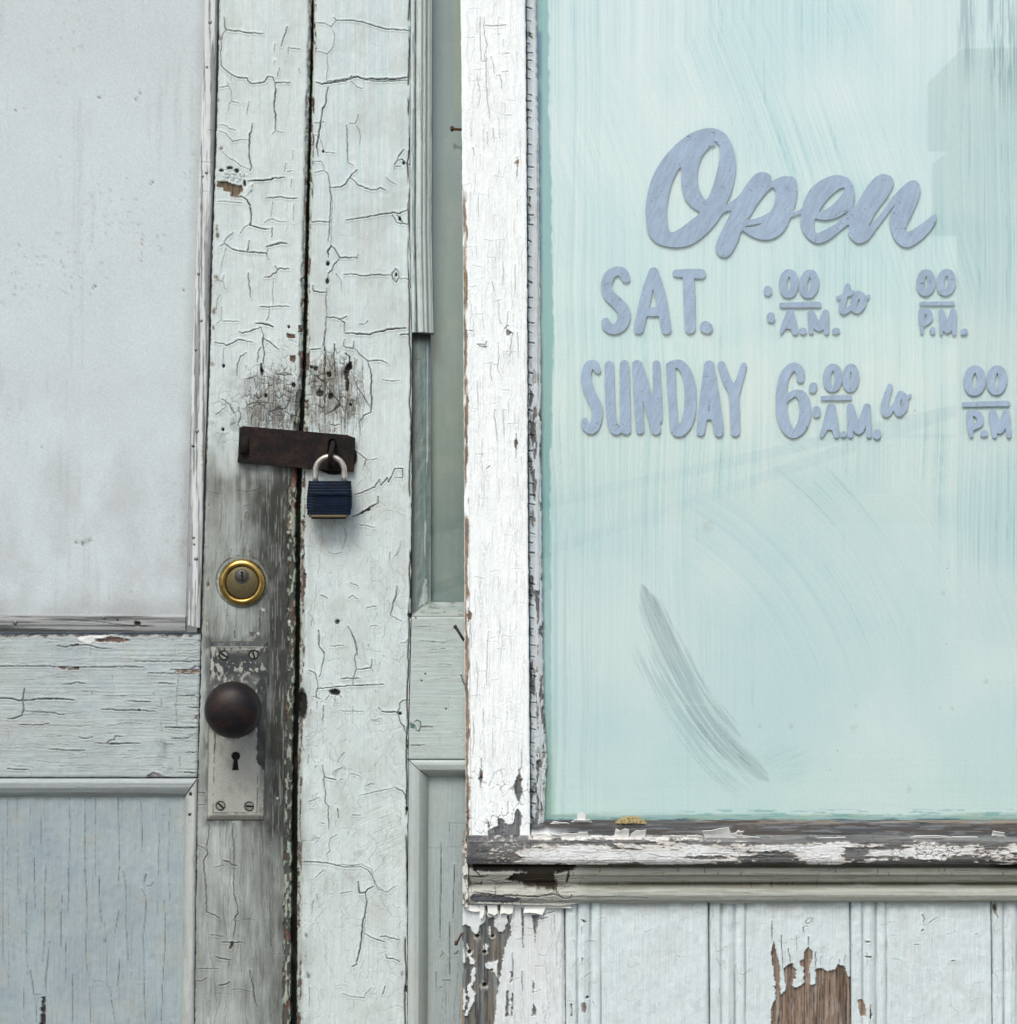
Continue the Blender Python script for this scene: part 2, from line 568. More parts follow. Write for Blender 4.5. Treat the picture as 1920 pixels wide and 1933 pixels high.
def plate(name, outer, holes, d0, d1, mat, parent, label=None, bevel=1.0, cut=None):
    """a flat piece with holes, from d0 (wall side) to d1, with a bevelled front edge"""
    loops = [outer] + holes
    tri = tessellate_polygon([[Vector((x, y, 0)) for x, y in lp] for lp in loops])
    flat = [p for lp in loops for p in lp]
    n = len(flat)
    verts = [P(x, y, d1) for x, y in flat] + [P(x, y, d0) for x, y in flat]
    faces = [tuple(t) for t in tri] + [tuple(n + i for i in reversed(t)) for t in tri]
    o = 0
    for lp in loops:
        m = len(lp)
        for i in range(m):
            a, b = o + i, o + (i + 1) % m
            faces.append((a, b, n + b, n + a))
        o += m
    ob = mesh(name, verts, faces, mat, parent, label=label)
    bm = bmesh.new()
    bm.from_mesh(ob.data)
    bmesh.ops.recalc_face_normals(bm, faces=bm.faces)
    if bevel:
        kk = (D - d1 * S) / D
        ed = [e for e in bm.edges if len(e.link_faces) == 2 and e.calc_face_angle(0) > 0.9 and all(abs(v.co.y + d1 * S) < 1e-7 for v in e.verts)]
        bmesh.ops.bevel(bm, geom=ed, offset=bevel * S, segments=2, profile=0.6, affect='EDGES')
    bm.to_mesh(ob.data)
    bm.free()
    return ob

def ellipse(cx, cy, rx, ry, n=20, a0=0.0, a1=2 * math.pi, tilt=0.0):
    out = []
    for i in range(n):
        a = a0 + (a1 - a0) * i / n
        x, y = rx * math.cos(a), ry * math.sin(a)
        out.append((cx + x * math.cos(tilt) - y * math.sin(tilt), cy + x * math.sin(tilt) + y * math.cos(tilt)))
    return out

def screw(cx, cy, r, d, ang, mat, parent, name='screw'):
    """round slotted head: two half moons and the floor of the slot"""
    verts, faces = [], []
    g = 0.24 * r
    for s in (1, -1):
        o = len(verts)
        n = 12
        a0 = math.asin(g / r)
        ring = [(r * math.cos(a0 + (math.pi - 2 * a0) * i / n), s * r * math.sin(a0 + (math.pi - 2 * a0) * i / n)) for i in range(n + 1)]
        q = [(cx + x * math.cos(ang) - y * math.sin(ang), cy + x * math.sin(ang) + y * math.cos(ang)) for x, y in ring]
        m = len(q)
        verts += [P(x, y, d + 2.2) for x, y in q] + [P(x, y, d - 1) for x, y in q]
        faces.append(tuple(o + i for i in range(m)))
        for i in range(m):
            faces.append((o + i, o + (i + 1) % m, o + m + (i + 1) % m, o + m + i))
    o = len(verts)
    q = ellipse(cx, cy, r, r, 18)
    verts += [P(x, y, d + 0.7) for x, y in q]
    faces.append(tuple(o + i for i in range(18)))
    ob = mesh(name, verts, faces, mat, parent)
    ob.data.materials.append(M_BLACK)
    ob.data.polygons[len(faces) - 1].material_index = 1
    return ob

def nail_head(cx, cy, r, d, mat, parent):
    return lathe('nail', [(r * 1.1, d - 1), (r, d + 0.8), (r * 0.6, d + 1.5), (r * 0.2, d + 1.6)], cx, cy, mat, parent, 12)

# lettering: brush strokes -> signed distance -> outlines with thickness
def catmull(pts, n=8):
    if len(pts) < 3:
        return pts
    p = [pts[0]] + list(pts) + [pts[-1]]
    out = []
    for i in range(1, len(p) - 2):
        for k in range(n):
            t = k / n
            out.append(tuple(0.5 * (2 * b + (c - a) * t + (2 * a - 5 * b + 4 * c - e) * t * t + (3 * b - a - 3 * c + e) * t ** 3)
                             for a, b, c, e in zip(p[i - 1], p[i], p[i + 1], p[i + 2])))
    out.append(tuple(pts[-1]))
    return out

def closed_smooth(pts, n=4):
    m = len(pts)
    out = []
    for i in range(m):
        a, b, c, e = pts[i - 1], pts[i], pts[(i + 1) % m], pts[(i + 2) % m]
        for k in range(n):
            t = k / n
            out.append(tuple(0.5 * (2 * q + (r - p) * t + (2 * p - 5 * q + 4 * r - s) * t * t + (3 * q - p - 3 * r + s) * t ** 3)
                             for p, q, r, s in zip(a, b, c, e)))
    return out

def sdf_strokes(X, Y, strokes):
    f = np.full(X.shape, 1e3)
    for st in strokes:
        q = catmull(st) if len(st) > 2 else st
        for (x0, y0, r0), (x1, y1, r1) in zip(q[:-1], q[1:]) if len(q) > 1 else [(q[0], (q[0][0] + .01, q[0][1], q[0][2]))]:
            dx, dy = x1 - x0, y1 - y0
            t = np.clip(((X - x0) * dx + (Y - y0) * dy) / (dx * dx + dy * dy + 1e-6), 0, 1)
            f = np.minimum(f, np.hypot(X - x0 - t * dx, Y - y0 - t * dy) - (r0 + t * (r1 - r0)))
    return f

def sdf_polys(X, Y, polys):
    d = np.full(X.shape, 1e3)
    ins = np.zeros(X.shape, bool)
    for q in polys:
        for (x0, y0), (x1, y1) in zip(q, q[1:] + q[:1]):
            dx, dy = x1 - x0, y1 - y0
            t = np.clip(((X - x0) * dx + (Y - y0) * dy) / (dx * dx + dy * dy + 1e-6), 0, 1)
            d = np.minimum(d, np.hypot(X - x0 - t * dx, Y - y0 - t * dy))
            if y0 != y1:
                c = ((y0 <= Y) & (Y < y1)) | ((y1 <= Y) & (Y < y0))
                ins ^= c & (X < x0 + (Y - y0) * (x1 - x0) / (y1 - y0))
    return np.where(ins, -d, d)

def contour_mesh(name, box, step, sdf, d, thick, mat, parent, colfn, wob=0.7, seed=0):
    x0, y0, x1, y1 = box
    xs, ys = np.arange(x0, x1 + step, step), np.arange(y0, y1 + step, step)
    X, Y = np.meshgrid(xs, ys)
    f = sdf(X, Y) + wob * 2 * (fbm(X / 5, Y / 5, seed, 2) - 0.5)
    f = np.where(np.abs(f) < 1e-4, 1e-4, f)
    vid, verts, faces = {}, [], []
    def corner(j, i):
        k = (j, i)
        if k not in vid:
            vid[k] = len(verts)
            verts.append((xs[i], ys[j]))
        return vid[k]
    def cutp(j, i, j2, i2):
        k = ('e', min((j, i), (j2, i2)), max((j, i), (j2, i2)))
        if k not in vid:
            a, b = f[j, i], f[j2, i2]
            t = a / (a - b)
            vid[k] = len(verts)
            verts.append((xs[i] + (xs[i2] - xs[i]) * t, ys[j] + (ys[j2] - ys[j]) * t))
        return vid[k]
    neg = f < 0
    any_ = neg[:-1, :-1] | neg[1:, :-1] | neg[1:, 1:] | neg[:-1, 1:]
    cnt = {}
    for j, i in zip(*np.nonzero(any_)):
        cs = [(j, i), (j + 1, i), (j + 1, i + 1), (j, i + 1)]
        p = []
        for a, b in zip(cs, cs[1:] + cs[:1]):
            if neg[a]:
                p.append(corner(*a))
            if neg[a] != neg[b]:
                p.append(cutp(*a, *b))
        if len(p) >= 3:
            faces.append(tuple(p))
            for a, b in zip(p, p[1:] + p[:1]):
                cnt[(a, b)] = cnt.get((a, b), 0) + 1
    n = len(verts)
    V = [P(x, y, d + thick) for x, y in verts]
    arr = np.array(verts)
    col = colfn(arr[:, 0], arr[:, 1])
    back = {}
    for (a, b) in [e for e in cnt if (e[1], e[0]) not in cnt]:
        for q in (a, b):
            if q not in back:
                back[q] = len(V)
                V.append(P(*verts[q], d))
        faces.append((b, a, back[a], back[b]))
    inv = np.zeros((len(V), 3))
    inv[:n] = col
    for q, bq in back.items():
        inv[bq] = col[q] * 0.9
    return mesh(name, V, faces, mat, parent, col=inv)

# ------------------------------------------------------------------ ground and what stands across the street
def box(name, x0, x1, y0, y1, z0, z1, mat, parent, label=None):
    v = [(x, y, z) for x in (x0, x1) for y in (y0, y1) for z in (z0, z1)]
    f = [(0, 1, 3, 2), (4, 6, 7, 5), (0, 4, 5, 1), (2, 3, 7, 6), (0, 2, 6, 4), (1, 5, 7, 3)]
    return mesh(name, v, f, mat, parent, label=label)

g = mesh('ground', [(-200, -200, 0), (200, -200, 0), (200, 200, 0), (-200, 200, 0)], [(0, 1, 2, 3)], M_GROUND, None)
g['kind'] = 'structure'

GD = 56                                   # front of the shop window glass, px in front of the doors
def mirror(px, py, L):
    """where something L metres in front of the glass has to stand to be seen at (px, py) in the pane"""
    yg = -GD * S
    k = (D + yg + L) / D
    return ((px - CX) * S * k, yg - L, ZC - (py - CY) * S * k)

for i, (a, b, lab) in enumerate(((((1000, 965), (1660, 808)), ) * 1 and (
        ((1000, 962), (1900, 752), 'thin dark overhead cable, upper of the two slanting lines reflected in the window'),
        ((1000, 1056), (1900, 742), 'thin dark overhead cable, lower and steeper of the two slanting lines reflected in the window')))):
    p, q = Vector(mirror(*a, 14)), Vector(mirror(*b, 14))
    dv = (q - p)
    p, q = p - dv * 1.2, q + dv * 2.0
    n = 14
    vv, ff = [], []
    pts = [p.lerp(q, t / n) - Vector((0, 0, 0.10 * (1 - (2 * t / n - 1) ** 2))) + Vector((0, 0, .10)) for t in range(n + 1)]
    sd = dv.cross(Vector((0, 1, 0))).normalized() * 0.042
    ud = Vector((0, 0.042, 0))
    for w in pts:
        vv += [w + sd, w + ud, w - sd, w - ud]
    for t in range(n):
        for k in range(4):
            ff.append((t * 4 + k, t * 4 + (k + 1) % 4, t * 4 + 4 + (k + 1) % 4, t * 4 + 4 + k))
    o = mesh('overhead_cable', vv, ff, M_CABLE, None)
    o['label'] = lab
    o['category'] = 'cable'
    o['group'] = 'overhead cables reflected in the window'

bx0, _, bz1 = mirror(1862, 90, 16)
bb = root('building', 'dark building across the street, reflected at the right edge of the window', 'building', (bx0, -16, 0))
by = -16 - GD * S
box('wall', bx0, bx0 + 9, by - 1.2, by, 0, bz1, M_BRICK, bb)
c0, _, t0 = mirror(1790, 118, 16)
_, _, t1 = mirror(1790, 252, 16)
_, _, t2 = mirror(1790, 278, 16)
_, _, t3 = mirror(1790, 420, 16)
box('bay', c0, bx0 + 0.4, by - 0.9, by + 0.55, t1, t0, M_BRICK, bb)
box('bay', c0 + 0.04, bx0 + 0.4, by - 0.9, by + 0.55, t3, t2, M_BRICK, bb)

sx0, _, sz1 = mirror(1618, 838, 15.5)
sx1, _, sz0 = mirror(1682, 932, 15.5)
sg = root('hanging_sign', 'dark hanging signboard across the street, reflected in the window below the lower A.M.', 'sign', ((sx0 + sx1) / 2, -15.5, sz0))
box('board', sx0, sx1, by + 0.42, by + 0.5, sz0, sz1, M_BRICK, sg)
box('bracket', sx0 - 0.02, bx0 + 0.02, by + 0.44, by + 0.48, sz1 + 0.05, sz1 + 0.08, M_CABLE, sg)
for hx in (sx0 + 0.05, sx1 - 0.07):
    box('hanger', hx, hx + 0.02, by + 0.45, by + 0.47, sz1, sz1 + 0.05, M_CABLE, sg)
box('bracket_mount', bx0 - 0.01, bx0 + 0.1, by, by + 0.5, sz1 + 0.03, sz1 + 0.1, M_CABLE, sg)

# ------------------------------------------------------------------ colours
DOORP = (0.575, 0.650, 0.636)
SHEETC = (0.545, 0.615, 0.625)
LOWP = (0.315, 0.385, 0.400)  # this and RAILP darkened for the weaker light low in the frame
RAILP = (0.415, 0.475, 0.475)
SIDEP = (0.415, 0.485, 0.465)
POSTP = (0.85, 0.905, 0.895)
BOARDP = (0.60, 0.685, 0.69)
GREYW = (0.16, 0.165, 0.185)
BROWNW = (0.135, 0.092, 0.070)
DARKW = (0.045, 0.038, 0.026)
RUSTW = (0.105, 0.062, 0.042)

# traced edges, (y, x) in photo pixels
SL = [(33, 414), (250, 409), (480, 401), (700, 396), (900, 389), (1190, 381), (1470, 374), (1700, 370), (1900, 368)]
GAPL = [(33, 587), (480, 575), (700, 570), (810, 563), (960, 557), (1200, 557), (1440, 551), (1900, 547)]
GAPR = [(33, 592), (480, 582), (700, 577), (810, 573), (960, 567), (1200, 566), (1440, 562), (1900, 560)]
SR = [(33, 775), (440, 774), (640, 778), (900, 778), (1160, 776), (1430, 771), (1900, 769)]
PL = [(33, 870), (480, 874), (900, 876), (1300, 877), (1580, 880)]
PR = [(33, 992), (480, 995), (900, 996), (1300, 999), (1580, 1001)]
BR = [(33, 1013), (300, 1017), (640, 1021), (900, 1022), (1300, 1026), (1440, 1033), (1480, 1030), (1560, 1027)]
def shift(tab, dx):
    return [(y, x + dx) for y, x in tab]
TOP, BOT = -760, 2990

# ------------------------------------------------------------------ the left door
ld = root('door', 'white wooden door leaf with boarded upper panel, dark round knob and brass lock', 'door', (-0.5, 0, 0.03), 'pair of weathered double doors')

def f_sheet(F):
    F.paint(SHEETC, True, 11, 0.02, 0.05)
    F.col[:] = np.array(SHEETC)[None, None] * (1 + 0.10 * (fbm(F.X / 90, F.Y / 90, 10, 4) - 0.5))[..., None]
    n = fbm(F.X / 2.2, F.Y / 2.2, 12, 2)
    F.col *= (1 + 0.06 * (n - 0.5))[..., None]
    sp = fbm(F.X / 5, F.Y / 5, 13, 3)
    reg = ss(0.45, 0.7, fbm(F.X / 130, F.Y / 130, 14, 3))
    F.dirt(ss(0.70, 0.78, sp) * reg * 0.45, (0.24, 0.23, 0.22))
    F.dirt(ss(560, 1200, F.Y) * 0.58 * ss(0.2, 0.75, fbm(F.X / 60, F.Y / 90, 15, 4)), (0.36, 0.355, 0.36))  # board turns greyer towards its lower end
    F.dirt(ss(26, 0, F.er + 10 * (fbm(F.Y / 30, F.X / 30, 16, 3) - 0.5)) * 0.35, (0.22, 0.22, 0.21))
    F.dirt(ss(1120, 1165, F.Y + 30 * (fbm(F.X / 30, F.Y / 20, 17, 3) - 0.5)) * 0.30, (0.22, 0.22, 0.21))
    F.dirt(ss(0.58, 0.75, fbm(F.X / 5, F.Y / 220, 18, 3)) * ss(0.45, 0.65, fbm(F.X / 80, F.Y / 200, 19, 2)) * 0.18, (0.30, 0.30, 0.29))
    F.dirt(ss(330, -20, F.Y - 0.25 * F.X) * 0.12, (0.42, 0.44, 0.43))
    for x, y, l, a in ((260, 183, 11, -0.9), (190, 183, 6, -0.3), (285, 348, 5, -0.8), (30, 207, 2, -1), (112, 296, 2.4, -1.1), (178, 542, 3, -0.9), (113, 295, 2, -1), (218, 366, 2, 0), (313, 417, 2, 1),
                       (163, 1022, 8, -.2), (150, 1026, 7, .3), (168, 1019, 4, -.6), (262, 424, 3, -1), (77, 690, 1.5, 0), (80, 845, 1.5, 0), (345, 548, 1, 0)):
        dx, dy = l * math.cos(a), l * math.sin(a)
        F.crack([(x - dx, y - dy), (x, y), (x + dx, y + dy)], 1.5, 0.75, 1.0, 0)
    for y in (442, 452, 460, 478, 491):
        F.dirt(F.ell(267.5, y, 2.2, 3, 0.1), (0.30, 0.17, 0.11))
    F.dirt(F.ell(165, 1023, 14, 7, 0.5, 9, 6) * 0.5, (0.2, 0.19, 0.18))
relief('panel_board', ld, M_SHEET, -720, shift([(33, 389), (330, 379), (700, 365), (1000, 357), (1170, 353)], 0), -700, 1168, -6, 4.0, f_sheet, 20, 'flat white board with faint specks filling the upper panel')

def f_strip(F):
    F.paint((0.60, 0.635, 0.625), True, 21, 0.3, 0.1)
    u = F.el / (F.el + F.er + 1e-6)
    worn = ss(0.44, 0.56, fbm(F.X / 3.0, F.Y / 170, 22, 3) + 0.22 * (u - 0.5) * ss(500, 200, F.Y) + 0.14 * ss(0.25, 0.5, 0.5 - abs(u - 0.3)) * ss(640, 700, F.Y) * ss(960, 850, F.Y))
    F.mix(F.wood((0.20, 0.212, 0.215), True, 23, 0.8), worn * 0.85)
    F.h -= 0.5 * worn
    F.h += np.interp(u, [0, 0.12, 0.3, 0.75, 0.9, 1], [-3.5, -0.8, 0.4, 0.6, -0.2, -3.5])
    F.hairs(26, 120, True, 24, None, 0.6, 0.5, 0.03)
    for y in (843, 852, 860, 868, 878):
        F.dirt(F.ell(384, y, 5, 3, 0.3, 5, 5) * 0.8, (0.35, 0.20, 0.09))
    F.hole(366.5, 1029, 1.6)
    F.hole(365, 843, 2)
relief('rebate', ld, M_V, shift(SL, -9), shift(SL, 9), -700, 1200, -4.5, 4, lambda F: F.paint((0.03, 0.036, 0.030), True, 1), 4)
b1 = relief('glazing_bead', ld, M_V, shift([(33, 386), (330, 376), (700, 362), (1000, 354), (1170, 350)], 0), shift(SL, -4.5), -700, [(340, 1176), (380, 1186)], 5, 1.6, f_strip, 16)

def f_strip_h(F):
    F.paint((0.32, 0.335, 0.33), False, 31, 0.3, 0.1)
    worn = ss(0.40, 0.56, fbm(F.X / 190, F.Y / 3.2, 32, 3))
    F.mix(F.wood((0.115, 0.122, 0.122), False, 33, 1.2), worn * 0.95)
    v = F.et / (F.et + F.eb + 1e-6)
    F.h += np.interp(v, [0, 0.1, 0.3, 0.8, 0.95, 1], [-4, -1, 0.5, 0, -1.5, -4])
    F.hole(260, 1177, 6, 4, 4)
    F.hole(222, 1171, 2, 1.5, 2)
    F.hairs(12, 130, False, 34, None, 0.6, 0.5, 0.03)
b2 = relief('glazing_bead', ld, M_H, -720, 350, 1160, 1193, 6, 1.6, f_strip_h, 16, 'grey weathered wooden strip below the white board')
for x, y, r in ((397, 42, 4), (391, 127, 3), (390, 326, 4), (383, 333, 3), (375.6, 516.7, 3.4), (380, 605.7, 4), (370, 660, 3), (372.7, 814, 4), (366, 1015, 3.3), (370.6, 1055, 4.2)):
    nail_head(x, y, r, 4.4, M_NAIL, b1)
for x, y, r in ((197, 1166, 3.4), (29, 1175, 4.5)):
    nail_head(x, y, r, 6, M_NAIL, b2)

def grime(F):
    n = fbm(F.X / 9, F.Y / 70, 41, 4) * 0.5 + fbm(F.X / 45, F.Y / 60, 42, 4) * 0.5
    low = ss(790, 960, F.Y + 130 * (fbm(F.X / 22, F.Y / 46, 38, 4) - 0.5) + 18 * ss(440, 540, F.X))
    band = low * (1 - 0.55 * ss(1350, 1750, F.Y))
    right = ss(425, 545, F.X + 14 * (fbm(F.Y / 60, F.X * 0, 47, 2) - 0.5))
    F.dirt(low * (0.72 + 1.1 * (n - 0.5)) * (0.85 + 0.3 * ss(1000, 900, F.Y)), (0.150, 0.158, 0.132))
    m = np.clip(band * right * (0.98 + 1.4 * (n - 0.42)), 0, 0.92)
    F.dirt(m * (1.02 + 0.5 * (fbm(F.X / 26, F.Y / 34, 39, 4) - 0.3)), (0.036, 0.038, 0.031))
    F.dirt(F.ell(520, 895, 78, 26, 0.4, 48, 16) * 0.45, (0.05, 0.052, 0.047))  # hasp strap's cast shadow, painted onto the stile
    sc = ss(0.56, 0.68, fbm(F.X / 1.9, F.Y / 60, 43, 3)) * np.clip(m + 0.25 * low, 0, 1)
    F.dirt(sc * 0.40, (0.035, 0.038, 0.035))
    st = ss(0.60, 0.72, fbm(F.X / 2.2, F.Y / 50, 44, 3)) * np.clip(m + 0.3 * low, 0, 1)
    F.mix((0.42, 0.46, 0.44), st * 0.32)
    F.mix((0.46, 0.50, 0.49), ss(0.60, 0.75, fbm(F.X / 18, F.Y / 24, 40, 4)) * low * 0.08)

def f_lstile(F):
    F.paint(DOORP, True, 40)
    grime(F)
    # paint breaking up above the hasp
    m = F.ell(520, 735, 95, 130, 0.3, 45, 40)
    F.alligator(ss(0.05, 0.6, m), 11, 24, 46, 0.75, 0.07, 1.0)
    F.alligator(ss(0.2, 0.7, m), 22, 34, 461, 0.95, 0.05, 0.7)
    F.alligator(F.ell(440, 800, 60, 90, 0.3, 48, 40) * 0.9, 13, 17, 49, 0.65, 0.08, 0.7)
    gz = ss(0.25, 0.6, F.ell(515, 765, 66, 72, 0.3, 50, 18)) * ss(0.36, 0.50, fbm(F.X / 7, F.Y / 30, 51, 3))
    F.loss(gz * 0.85, (0.25, 0.245, 0.22), True, 52, 0.9, 1.4)
    F.dirt(F.ell(505, 770, 100, 75, 0.4, 53, 20) * 0.65, (0.13, 0.13, 0.12))
    F.cracks('''m 160,125 165,190 175,212 270,218 330,230 440,236; m 172,212 150,240 135,360 140,460 180,500 210,520 250,540 320,545 325,565 350,585 420,578 445,570 465,535 500,540 515,580 560,578 620,576;
    M 515,580 520,640 508,720 510,775 520,800 518,915; 518,915 495,937; 518,915 570,927; 210,520 208,570; 185,575 195,610 212,640 210,705 265,722; 125,612 185,603; 185,780 195,725 215,712;
    m 600,190 590,230 575,265 557,325; 515,310 507,370; 515,425 512,455; 545,475 533,535; 325,760 320,800; 335,710 320,770; 125,870 175,880 195,900 240,912; 125,915 170,930 200,965 215,988 270,975 335,975;
    M 358,860 350,920 337,935 335,1060 340,1120 352,1165 340,1195; 150,1060 190,1100 240,1130 275,1160 340,1185; M 325,1265 410,1258 490,1252 500,1243 580,1238; 640,1050 638,1120; 590,1140 578,1200; 600,1200 640,1195; 632,1250 625,1310;
    M 240,1375 280,1370 320,1395 340,1430 345,1470 350,1500 345,1555 340,1570 390,1585 430,1595 475,1598; 120,1405 170,1405 230,1412 285,1417; m 450,1382 500,1380 550,1372 590,1382 670,1382; 500,1410 485,1510; 650,1420 640,1550;
    440,1555 465,1535 500,1528 540,1545 600,1547; 340,1565 300,1585 270,1630; m 495,1590 492,1655; 225,1620 180,1655 160,1690 170,1705 210,1735 250,1750 300,1750; 130,1720 165,1700; m 335,1680 320,1765; m 320,1755 455,1765; m 450,1720 500,1705 560,1690 600,1700; 460,1760 470,1730;
    610,330 605,380; 610,335 690,345; 680,480 690,520''', 380, 0, 3.69, 0.9)
    F.cracks('''340,10 300,40 288,70 260,85; m 288,70 340,105 400,120 435,125 560,133 575,180; 445,50 440,120; m 560,90 620,75 685,65; 300,100 285,150 270,200 265,235; m 545,288 590,280 630,245 640,230 710,235; 630,240 615,215; m 443,260 450,350 458,420;
    605,295 600,370 605,470; 580,490 575,540 560,570; m 515,480 590,478 640,473 705,478; 240,305 280,315 285,350 297,368; 285,275 275,310; 260,400 240,450 235,500; 270,480 268,560 240,585; 270,570 380,575;
    M 490,585 530,585 575,595 600,608; m 385,640 400,650 450,640 520,610; M 525,612 540,660 535,720 545,770 540,850; X 525,850 528,915; m 545,685 590,715 640,755; m 225,708 280,715 300,730 380,690 470,710;
    285,745 280,850; m 430,775 390,800 370,850 365,930; m 500,840 510,760 525,740; m 270,1075 320,1110 350,1170; 230,1180 300,1120; m 375,1250 395,1190 380,1130; m 460,1240 470,1180; m 560,1240 555,1180 590,1150; m 650,1120 660,1200 640,1240''', 340, 440, 3.427, 1.2)
    F.cracks('''400,700 392,820; 430,640 420,690; 300,1270 302,1355; m 520,1280 515,1400; m 352,1410 355,1460; 420,870 410,930; 330,880 320,940; 450,890 455,930''', 340, 780, 3.427)
    F.cracks('''m 1580,470 1575,560 1562,650 1570,690 1540,740 1550,880 1560,1010 1562,1130 1620,1150 1660,1175; m 1765,460 1755,540 1768,600 1770,700 1765,990 1795,1080 1800,1140 1778,1160 1775,1250 1760,1330;
    1620,790 1690,775; m 1690,740 1730,750 1755,775 1790,778; 1590,1300 1680,1312; m 1670,1355 1830,1358; X 1755,1360 1740,1400; m 1630,1465 1680,1480 1740,1488; 1490,1560 1650,1555; m 1655,1680 1700,1675 1735,1655; 1490,1650 1530,1650 1560,1625; 1730,1500 1725,1560; m 1890,1570 1900,1650 1919,1700 1925,1790 1945,1850; 1490,630 1540,645 1560,670; 1500,225 1555,228; 1500,318 1550,320''', 0, 1440, 4.0)
    F.hairs(60, 80, True, 54, (396, 40, 575, 860), 0.22, 0.35)
    F.hairs(130, 120, True, 55, (385, 880, 552, 1900), 0.5, 0.4, 0.15)
    # the burst knot
    k = F.poly([(115, 1262), (180, 1265), (215, 1280), (285, 1295), (290, 1330), (255, 1375), (210, 1370), (195, 1340), (160, 1335), (150, 1310), (108, 1300)], 380, 0, 3.69, 1.0, 56)
    F.loss(k, (0.13, 0.095, 0.06), True, 57, 2.6, 1.0)
    kb = ss(0.1, 0.5, F.ell(440, 331, 30, 17, 0.25, 58, 10))
    f1, e = worley(F.X / 8, F.Y / 7, 59)
    F.h += kb * (2.2 * (0.6 - f1))
    F.C = np.maximum(F.C, kb * np.clip((0.10 - e) / 0.1, 0, 1) * 0.75)
    for x, y, rx, ry in ((418, 322, 4, 2.4), (434, 317, 6, 2.6), (447, 323, 4, 4), (462, 346, 2.5, 6)):
        F.hole(x, y, rx, ry, 3)
    cv = F.poly([(330, 1285), (360, 1275), (350, 1325), (310, 1370), (295, 1365)], 380, 0, 3.69, 0.6, 60)
    F.h += 2.2 * cv * np.clip((F.X - 458) / 18, 0, 1)
    # chips along the bead and along the meeting edge
    for cx, cy, rx, ry in ((417, 281, 6, 5), (416, 72, 4, 9), (411, 446, 5, 9), (409, 526, 6, 8), (405, 588, 6, 9), (403, 620, 4, 7), (401, 689, 6, 5), (393, 954, 3, 5), (393, 1107, 5, 12), (389, 1175, 5, 8), (412, 190, 3, 4), (410, 435, 4, 14)):
        F.loss(F.ell(cx, cy, rx, ry, 0.2, cx, 6), RUSTW if cy > 200 else (0.10, 0.10, 0.09), True, 61, 1.5)
    for q in ([(690, 645), (745, 655), (742, 685), (690, 675)], [(710, 790), (750, 795), (740, 845), (712, 825)], [(730, 1222), (748, 1225), (745, 1270), (732, 1262)], [(765, 600), (790, 600), (790, 640), (765, 640)], [(778, 295), (792, 290), (792, 330), (780, 325)]):
        F.loss(F.poly(q, 340, 440, 3.427, 0.8, 62), RUSTW, True, 63, 1.8)
    for x, y, r in ((554, 727, 3.5), (502, 747, 3), (494, 700, 3), (421, 811, 2.5), (422, 691, 2.6), (545, 617, 2.5)):
        F.hole(x, y, r, r * 1.25)
    F.hairs(170, 34, True, 71, (466, 700, 572, 808), 0.7, 0.45, 0.05)
    F.dirt(ss(11, 1, F.er) * (0.42 + 0.3 * ss(0.4, 0.6, fbm(F.X / 8, F.Y / 40, 73, 3))), (0.09, 0.11, 0.085))  # painted shading where the edge rounds away into the gap
    # meeting edge: mossy and chipped from half way down
    wdt = 4 + 9 * ss(600, 1000, F.Y) + 4 * (fbm(F.Y / 18, F.X * 0, 64, 3) - 0.5) * 2
    em = ss(1, -1, F.er - wdt)
    n = fbm(F.X / 4, F.Y / 12, 65, 4)
    F.mix((0.055, 0.062, 0.048), em * (0.25 + 0.65 * ss(500, 900, F.Y)))
    F.mix((0.36, 0.42, 0.34), em * ss(0.52, 0.60, n) * 0.85)
    F.mix((0.13, 0.06, 0.04), em * ss(0.60, 0.66, fbm(F.X / 8, F.Y / 26, 66, 3)) * 0.8)
    F.h -= em * (1.5 + 2 * (1 - ss(0.45, 0.6, n)))
    for x, y, r in ((497, 1151, 4), (546, 1173, 4), (487, 1196, 4), (524, 1507, 3), (548, 985, 3), (545, 1005, 4)):
        F.mix((0.62, 0.64, 0.60), F.ell(x, y, r, r, 0.2, int(x), 4))
    F.loss(F.ell(548, 1001, 5, 6, 0.2, 7, 5), RUSTW, True, 4)
    F.loss(F.ell(478, 1199, 11, 7, 0.3, 7, 5), (0.05, 0.04, 0.03), True, 4)
    # ring of broken paint round the cylinder lock
    rr = np.hypot(F.X - 457, F.Y - 1098)
    F.mix((0.18, 0.20, 0.19), ss(51, 49, rr) * ss(0.35, 0.6, fbm(F.X / 6, F.Y / 6, 67, 2) + 0.2 * ss(1098, 1050, F.Y)) * 0.7)
    F.C = np.maximum(F.C, 0.6 * np.clip(1.4 - np.abs(rr - 49) / 1.2, 0, 1) * ss(0.3, 0.5, fbm(F.X / 20, F.Y / 20, 68, 2)))
    # dirt creeping out round the lock plate
    F.dirt(0.75 * ss(16, 2, np.maximum(np.abs(F.X - 449) - 55, np.abs(F.Y - 1380) - 170)) * ss(0.35, 0.7, fbm(F.X / 14, F.Y / 30, 69, 3)) * ss(1000, 1200, F.Y), (0.06, 0.065, 0.06))
    F.edge(5, 3, 'lr')
relief('stile', ld, M_V, SL, GAPL, TOP, BOT, 0, 1.3, f_lstile, 60, 'grimy cracked door stile that carries the locks', ragged=1.4)

